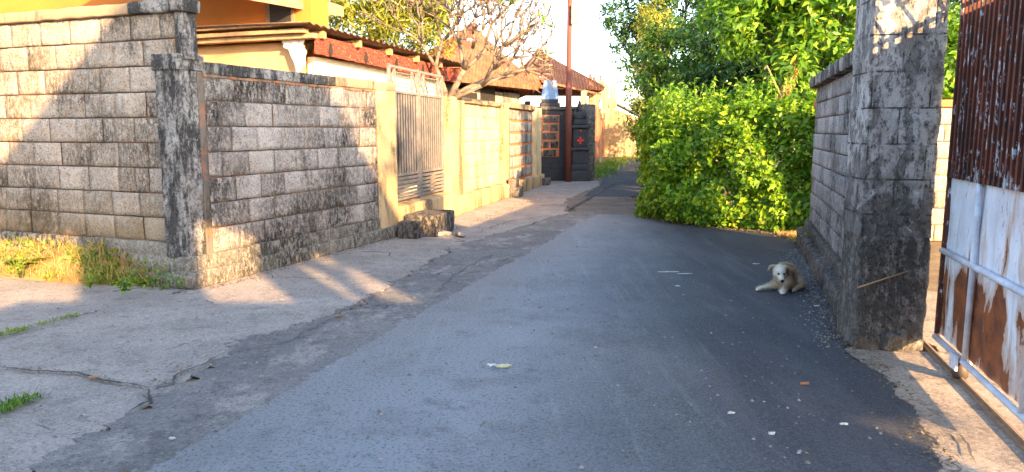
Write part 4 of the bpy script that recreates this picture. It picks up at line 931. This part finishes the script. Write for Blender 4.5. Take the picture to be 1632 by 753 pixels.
# ears, folded and hanging outwards
def ear(m, root, mid, tip, w_):
    root, mid, tip = map(Vector, (root, mid, tip))
    for (a, b, wa, wb) in ((root, mid, w_, w_*.95), (mid, tip, w_*.95, w_*.28)):
        for j in range(9):
            t = j/8; ball(m, a.lerp(b, t), (wa+(wb-wa)*t), 10, (.9,.42,1) , rotH)
ear(dm, H_(-.042,.008,.040), H_(-.085,-.006,.046), H_(-.112,-.02,.008), .021)
ear(dm, H_(.044,.010,.036), H_(.066,-.006,.028), H_(.068,-.022,-.026), .024)
src = dm.build('dog_source', M['bark'], None)
md = src.modifiers.new('r', 'REMESH'); md.mode = 'VOXEL'; md.voxel_size = .0055
ms = src.modifiers.new('s', 'SMOOTH'); ms.factor = .5; ms.iterations = 5
dg = bpy.context.evaluated_depsgraph_get(); me = bpy.data.meshes.new_from_object(src.evaluated_get(dg)); bpy.data.objects.remove(src)
def mat_fur():
    g = G('dog_coat'); x = g.xyz()
    n1 = g.noise(11, 5, .65)
    col = g.mix(g.ramp(n1, .38, .66), (.56,.45,.31), (.38,.27,.165))
    def spot(c, r0, r1, cc, strg=1.0):
        nonlocal col
        d = g.n('ShaderNodeVectorMath', {0: g.tc, 1: tuple(c)}, operation='DISTANCE').outputs['Value']
        d = g.mul(d, g.mul(g.mul(g.noise(30, 4), -.5, 'ADD'), r1*.7), 'ADD')
        col = g.mix(g.mul(g.ramp(d, r1, r0), strg), col, cc)
    spot(H_(0,-.05,.0), .04, .13, (.76,.70,.58)); spot((-.09,-.19,.02), .03, .10, (.70,.64,.53)); spot((-.25,-.04,.02), .05, .12, (.66,.60,.48))
    spot(H_(.066,.0,.0), .028, .065, (.12,.065,.03)); spot((.035,-.03,.14), .03, .10, (.14,.065,.028), .95); spot((.07,.12,.20), .03, .12, (.20,.11,.05), .9)
    spot(H_(-.1,-.01,.02), .015, .035, (.55,.42,.28), .6)
    for sx in (-1, 1): spot(H_(sx*.025,-.075,.006), .007, .014, (.12,.08,.05), .9)
    h = g.noise(120, 5, .8, g.scale(1, 1, .5))
    return g.done(col, .9, h, 1.0, .006, spec=.1)
M['fur'] = mat_fur(); me.materials.clear(); me.materials.append(M['fur']); me.polygons.foreach_set('use_smooth', [True]*len(me.polygons))
body = bpy.data.objects.new('body', me); C.objects.link(body); body.parent = dog
# coat : short strands lying back along the body
r = np.random.default_rng(8); co = np.empty(len(me.vertices)*3); me.vertices.foreach_get('co', co); co = co.reshape(-1,3); nv = np.empty(len(me.vertices)*3); me.vertices.foreach_get('normal', nv); nv = nv.reshape(-1,3)
sel = r.choice(len(co), min(9000, len(co)*2), replace=True); hp_ = np.array(hd); dist = np.linalg.norm(co[sel]-hp_, axis=1)
keep = (co[sel][:,2] > .03) & ((dist > .095) | (r.random(len(sel)) < .25)); sel = sel[keep]; dist = dist[keep]
L_ = np.where(dist > .12, .034, .012)*r.uniform(.6, 1.3, len(sel)); p = co[sel]; nn = nv[sel]
lay = np.array([.35,.75,-.45])+r.normal(size=(len(sel),3))*.35; d = nn*.55+lay*.8; d /= np.linalg.norm(d, axis=1, keepdims=True)
b = np.cross(d, r.normal(size=(len(sel),3))); b /= np.linalg.norm(b, axis=1, keepdims=True); b *= .0019
V = np.stack([p-b, p+b, p+d*L_[:,None]], 1).reshape(-1,3); T = np.arange(len(V)).reshape(-1,3)
fu = mesh_np('coat', V, T, r.random(len(T)), M['fur'], dog); fu['kind'] = 'stuff'
blk = mat_simple('dog_nose', (.012,.010,.010), rough=.35, bump=.1); eye = mat_simple('dog_eye', (.015,.008,.005), rough=.1, bump=0)
m = MB(); ball(m, H_(0,-.137,-.028), .0165, 14, (1.1,.8,.8), rotH); m.build('nose', blk, dog)
for sx in (-1, 1):
    m = MB(); ball(m, H_(sx*.0255,-.0705,.008), .0095, 12); m.build('eye', eye, dog)
m = MB(); m.tube([H_(-.024,-.108,-.045), H_(0,-.133,-.050), H_(.024,-.108,-.045)], .0035, 6); m.build('mouth', blk, dog)

# ------------------------------------------------------------------ weeds, fern, litter
def stems(label, cat, base, n, H, spread, leaf, seed, size, asp=.3, group=None, name='weed', per=9):
    t = empty(name, base, 0, label, cat, group); r = np.random.default_rng(seed); m = MB(); P = []; N_ = []
    for i in range(n):
        a = r.uniform(0, 6.28); q = Vector((math.cos(a), math.sin(a), 0))*r.uniform(0, spread); h_ = H*r.uniform(.5, 1); e = q*1.8+Vector((r.normal()*.04, r.normal()*.04, h_))
        m.tube([q*.5, q.lerp(e, .5)+Vector((0,0,.02)), e], [.004,.003,.0015], 4)
        for k in range(per): s = (k+.7)/per; P.append(q*.5+(e-q*.5)*s); N_.append(r.normal(size=3)*.6+[0,-.3,.8])
    m.build('stem', LF['fern'], t); leaves('foliage', P, N_, size, asp, LF[leaf], t, .2, seed); return t
def fern(label, base, n, L, seed, leaf='fern'):
    t = empty('fern', base, 0, label, 'fern'); r = random.Random(seed)
    m = MB(); P = []; N_ = []; Up = []
    for i in range(n):
        a = -math.pi/2+(i-(n-1)/2)*2.6/n+r.uniform(-.2,.2); d0 = Vector((math.cos(a)*.6, math.sin(a)*.6, 1)).normalized(); pos = Vector((0,0,0)); pts = [pos.copy()]; l = L*r.uniform(.7,1.1); K = 22
        for k in range(K):
            s = k/K; d = (d0+Vector((math.cos(a), math.sin(a), -.9))*s*.9).normalized(); pos = pos+d*l/K; pts.append(pos.copy()); side = Vector((-math.sin(a), math.cos(a), 0))
            for sg in (-1, 1): P.append(pos.copy()); N_.append((math.cos(a)*.3, math.sin(a)*.3, 1)); Up.append(side*sg*1.0+d*.5)
        m.tube(pts, [.003]*len(pts), 4)
    m.build('stem', LF['fern'], t); o = leaves('frond', P, N_, .062, .3, LF[leaf], t, .1, seed, updir=np.array(Up)*3)
    return t
def onleft(px, py): return gnd(px, py)
f1 = gnd(50, 440); fern('yellow-green fern with drooping fronds at the foot of the tall tan wall', (f1[0], f1[1]+.05, .05), 9, .36, 4)
f2 = gnd(266, 447); fern('small dark green fern growing from the base of the dark corner pillar', (f2[0]-.02, f2[1]+.12, .18), 7, .22, 6, 'mid')
# earth bank with weeds along the tall wall
q0 = Matrix.Translation((O1[0], O1[1], 0)) @ Matrix.Rotation(ANG1-R(90), 4, 'Z')
m = MB(); vs = []; fs = []; nx, ny = 60, 8
for i in range(nx+1):
    for j in range(ny+1):
        x = -4.2+4.1*i/nx; s = j/ny; fade = min(1, (-x)/1.2); y = .16-.34*s*fade-.02
        z = (.34*fade+.02)*(1-s)**1.3+noise.noise(Vector((x*5, s*3, 1)))*.03*(1-s)+noise.noise(Vector((x*17, s*9, 1)))*.012; vs.append(q0 @ Vector((x, y, max(z, .003) if s < 1 else .002)))
for i in range(nx):
    for j in range(ny): fs.append((i*(ny+1)+j, i*(ny+1)+j+1, (i+1)*(ny+1)+j+1, (i+1)*(ny+1)+j))
m.add(vs, fs, .5, True); tag(m.build('earth_bank', mat_plaster('dry_earth', (.36,.22,.08), (.22,.13,.05), .35, mould=(.06,.05,.02), streak=False)), kind='structure')
def patch(name, pts_fn, n, size, asp, leaf, seed, label=None, up=(0,0,1)):
    r = np.random.default_rng(seed); P = []; 
    for k in range(n): P.append(pts_fn(r))
    o = leaves(name, P, r.normal(size=(n,3))*.9+[0,-.7,.5], size, asp, LF[leaf], None, .2, seed, updir=up); o['kind'] = 'stuff'; return o
def onbank(r):
    x = -abs(r.normal())*1.5-.15; s = r.uniform(0, 1); fade = min(1, -x/1.2); p = q0 @ Vector((x, .14-.36*s*fade, (.34*fade)*(1-s)**1.3+r.uniform(0,.05))); return tuple(p)
def onbank_c(r):
    while True:
        p = onbank(r)
        if noise.noise(Vector((p[0]*2.4, p[1]*2.4, 3))) > -.02 or r.random() < .06: return p
patch('weeds', onbank_c, 1500, .055, .55, 'fern', 21)
patch('dry_grass', onbank, 1300, .13, .07, 'dry', 22)
patch('weed_leaves', lambda r: tuple(q0 @ Vector((-r.uniform(.02,1.6), .07-r.uniform(0,.16), abs(r.normal())*.10))), 420, .045, .55, 'mid', 23)
for k, (px, py, h_, s_) in enumerate(((95,372,.14,1),(165,385,.2,2),(205,405,.16,3),(130,440,.16,4),(190,448,.15,5),(20,420,.25,6))):
    b_ = gnd(px, py+ (60 if py < 400 else 35)); stems(['small leafy weed high on the bank under the tan wall','taller leafy weed by the shaded end of the bank','dark leafy weed beside the corner pillar foot','pale weed sprouting at the edge of the bank','dense weed tuft at the lower bank corner','sunlit weed clump at the far left edge'][k], 'weed', (b_[0], b_[1]+.12, .08), 9, h_, .06, 'fern' if k in (3,5) else 'mid', s_, .045, .45, 'weeds on the bank under the tan wall')
def line_(a, b, w_): 
    a = np.array(a); b = np.array(b)
    return lambda r: (*(a+(b-a)*r.uniform()+r.normal(size=2)*w_), .02+r.uniform(0,.01))
patch('crack_grass', line_(gnd(-40,680), gnd(55,640), .035), 420, .035, .22, 'mid', 31)
patch('crack_grass', line_(gnd(-20,545), gnd(45,530), .03), 260, .03, .25, 'fern', 32)
patch('crack_grass', line_(gnd(60,525), gnd(130,506), .02), 160, .03, .25, 'fern', 33)
patch('verge_grass', line_(gnd(1285,385), gnd(1240,376), .06), 400, .07, .1, 'dry', 34)
patch('verge_grass', line_(gnd(1262,378), (3.78,9.6), .06), 260, .09, .08, 'dry', 35)
patch('verge_grass', line_(gnd(945,286), gnd(985,256), .28), 2600, .13, .16, 'mid', 36)
patch('verge_grass', line_(gnd(975,262), gnd(1010,250), .3), 900, .13, .16, 'yellow', 37)
def drift(name, pts, n, w_, seed, size=.035, z=.024):
    P_ = np.array(pts, dtype=float); r = np.random.default_rng(seed); L = []
    for k in range(n):
        i = r.integers(0, len(P_)-1); q = P_[i]+(P_[i+1]-P_[i])*r.uniform(); q = q+r.normal(size=2)*w_*(.4+abs(noise.noise(Vector((q[0]*2, q[1]*2, seed))))*2); L.append((q[0], q[1], z+abs(r.normal())*.006))
    o = leaves(name, L, np.array([0,0,1.])+r.normal(size=(n,3))*.3, size, .5, LF['litter'], None, .25, seed); o['kind'] = 'stuff'
drift('leaf_drift', [(O1[0]+.16,O1[1]+.0), (O2[0]+.12,O2[1]-.1)], 260, .05, 51, .028, .012)
drift('leaf_drift', [gnd(1352,560), gnd(1330,520), gnd(1300,455), gnd(1272,395)], 420, .09, 52, .03)
drift('leaf_drift', [gnd(1275,384), gnd(1200,372), gnd(1120,362), gnd(1045,352)], 520, .10, 53, .045)
drift('leaf_drift', [gnd(1375,575), gnd(1400,590), gnd(1470,690), gnd(1500,750)], 260, .08, 54, .025)
drift('leaf_drift', [gnd(230,628), gnd(352,570), gnd(560,495), gnd(680,430)], 300, .12, 55, .022, .02)
drift('leaf_drift', [gnd(700,378), gnd(790,345), gnd(850,318)], 160, .10, 56, .04)
drift('leaf_drift', [gnd(0,590), gnd(110,600), gnd(232,625)], 120, .03, 57, .02, .02)
patch('wall_grass', line_(gnd(640,376), gnd(700,364), .05), 60, .03, .25, 'dry', 38)
stems('tuft of dry straw-coloured stalks at the foot of the wall behind the dog', 'dry weed', (3.62,8.95,0), 16, .34, .09, 'dry', 41, .05, .2, None, 'dry_weed', 4)
stems('small green weed growing where the wall meets the road beside the dog', 'weed', (3.16,7.35,.02), 7, .12, .05, 'mid', 42, .035, .5, None, 'weed', 6)
# fallen leaves and grit
r = np.random.default_rng(17); n = 700
xy = np.stack([r.uniform(-4.5, 4, n), r.uniform(2.2, 14, n)], 1); ok = xy[:,0] < 2.2+(xy[:,1]-5)*.3; xy = xy[ok]
o = leaves('leaf_litter', np.concatenate([xy, np.full((len(xy),1), .025)], 1), np.tile([0,0,1.], (len(xy),1))+r.normal(size=(len(xy),3))*.15, .028, .5, LF['litter'], None, .2, 18, updir=None); o['kind'] = 'stuff'
m = MB(); rd = random.Random(4)
for k in range(2600):
    if k % 3: x, y = rd.uniform(-5, 2), rd.uniform(2, 10)
    else: s = rd.random(); a = gnd(1352,560); b = gnd(1275,400); x = a[0]+(b[0]-a[0])*s-abs(rd.gauss(0,.13)); y = a[1]+(b[1]-a[1])*s
    s_ = abs(rd.gauss(0,.005))+.003; z = .02; a = rd.uniform(0,6)
    pts = [(x+s_*math.cos(a+i*1.26)*rd.uniform(.6,1.2), y+s_*math.sin(a+i*1.26)*rd.uniform(.6,1.2), z) for i in range(5)]+[(x, y, z+s_*.8)]
    m.add(pts, [(i, (i+1)%5, 5) for i in range(5)], rd.random())
o = m.build('grit', mat_simple('grit', (.30,.29,.27), (.10,.09,.08), attr=True)); o['kind'] = 'stuff'
def flat(name, label, cat, px, py, rx, ry, mat, seed, z=.021, group=None, th=.004):
    x, y = gnd(px, py); rd = random.Random(seed); K = 18; m = MB()
    pts = [(rx*math.cos(i*2*math.pi/K)*rd.uniform(.35,1.1), ry*math.sin(i*2*math.pi/K)*rd.uniform(.35,1.1)) for i in range(K)]
    vs = [(a, b, th+rd.uniform(0,th)) for a, b in pts]+[(0,0,th*2)]+[(a*1.03, b*1.03, 0) for a, b in pts]; fs = [(i, (i+1)%K, K) for i in range(K)]+[(K+1+i, K+1+(i+1)%K, (i+1)%K, i) for i in range(K)]
    m.add(vs, fs); o = m.build(name, mat); o.location = (x, y, z); return tag(o, label, cat, group)
M['yel'] = mat_simple('pale_yellow', (.56,.53,.28), (.42,.42,.27), 30); M['wht'] = mat_simple('dirty_white', (.62,.62,.58), (.42,.42,.40), 40); M['brownleaf'] = mat_simple('brown_leaf', (.40,.20,.09), (.25,.12,.06), 30)
flat('splattered_fruit', 'pale yellow squashed fruit on the grey asphalt in the foreground', 'litter', 803, 589, .058, .048, M['yel'], 1)
flat('splattered_fruit', 'whitish smear just left of the yellow squashed fruit', 'litter', 784, 588, .034, .03, M['wht'], 2)
for k, (px, py, rx, ry, lb) in enumerate(((1066,437,.16,.03,'longer white lime streak on the asphalt left of the dog'),(1092,440,.09,.02,'shorter white lime streak right of the longer one'),(1165,665,.03,.02,'white scrap on the asphalt below the dog, left of the grey pillar'),(1230,698,.025,.02,'small white scrap near the bottom right of the asphalt'),(1302,492,.035,.02,'white scrap by the foot of the grey block wall'),(1080,460,.03,.02,'small scrap just below the lime streaks'),(275,706,.022,.018,'white scrap on the old road surface at the lower left'),(1205,424,.05,.02,'pale scrap on the asphalt behind the dog'),(1345,683,.03,.015,'pale scrap near the edge of the gateway slab'))):
    flat('scrap', lb, 'scrap', px, py, rx*.85, ry*.8, M['wht'], 10+k, group='pale scraps on the road')
for k, (px, py, lb) in enumerate(((981,359,'brown fallen leaf lying in the middle of the road near the lane'),(540,508,'brown fallen leaf on the cracked concrete at the left'),(1285,618,'brown fallen leaf on dark asphalt below the pillar'),(150,608,'brown leaf lying on the long crack at the left'),(800,342,'reddish leaf on the apron below the yellow wall'))):
    flat('fallen_leaf', lb, 'leaf', px, py, .036, .02, M['brownleaf'], 30+k, group='fallen leaves on the road', th=.006)
# broken concrete chunks by the step
for k, (px, py, s, lb) in enumerate(((705,376,.14,'broken pale slab leaning by the dark step'),(733,378,.11,'smaller broken slab right of the first one'),(645,372,.05,'small lump of rubble against the dark step'))):
    m = MB(); m.rough((-s,-s*.5,-.01), (s,s*.5,.045), .03, .014, .015, 50+k, sc=12); o = m.build('concrete_chunk', M['apron']); x, y = gnd(px, py); o.location = (x, y, .02); o.rotation_euler = (.12, .1, .9+k); tag(o, lb, 'rubble', 'rubble beside the step')
# leaning sticks
for k, (a, b, lb) in enumerate((((1367,459),(1448,432),'thin pale bamboo stick leaning against the foot of the grey pillar'),)):
    p = at(*a, 4.91); q = at(*b, 4.87); m = MB(); m.tube([p, q], [.006,.004], 6); tag(m.build('bamboo_stick', M['wood_plank']), lb, 'stick')
# tree beyond the frame : its airy crown breaks the sunlight into soft patches
tree('airy street tree standing behind the camera', (6.2,-6.5,0), [(5.4,-4.4,6.6,1.1,.6,.9),(3.4,-4.2,8.2,1.2,.6,.6),(7.6,-5,7.2,1.0,.6,.7)], LF['mid'], .2, .5, 60, 22, .45, 91, .12, None)
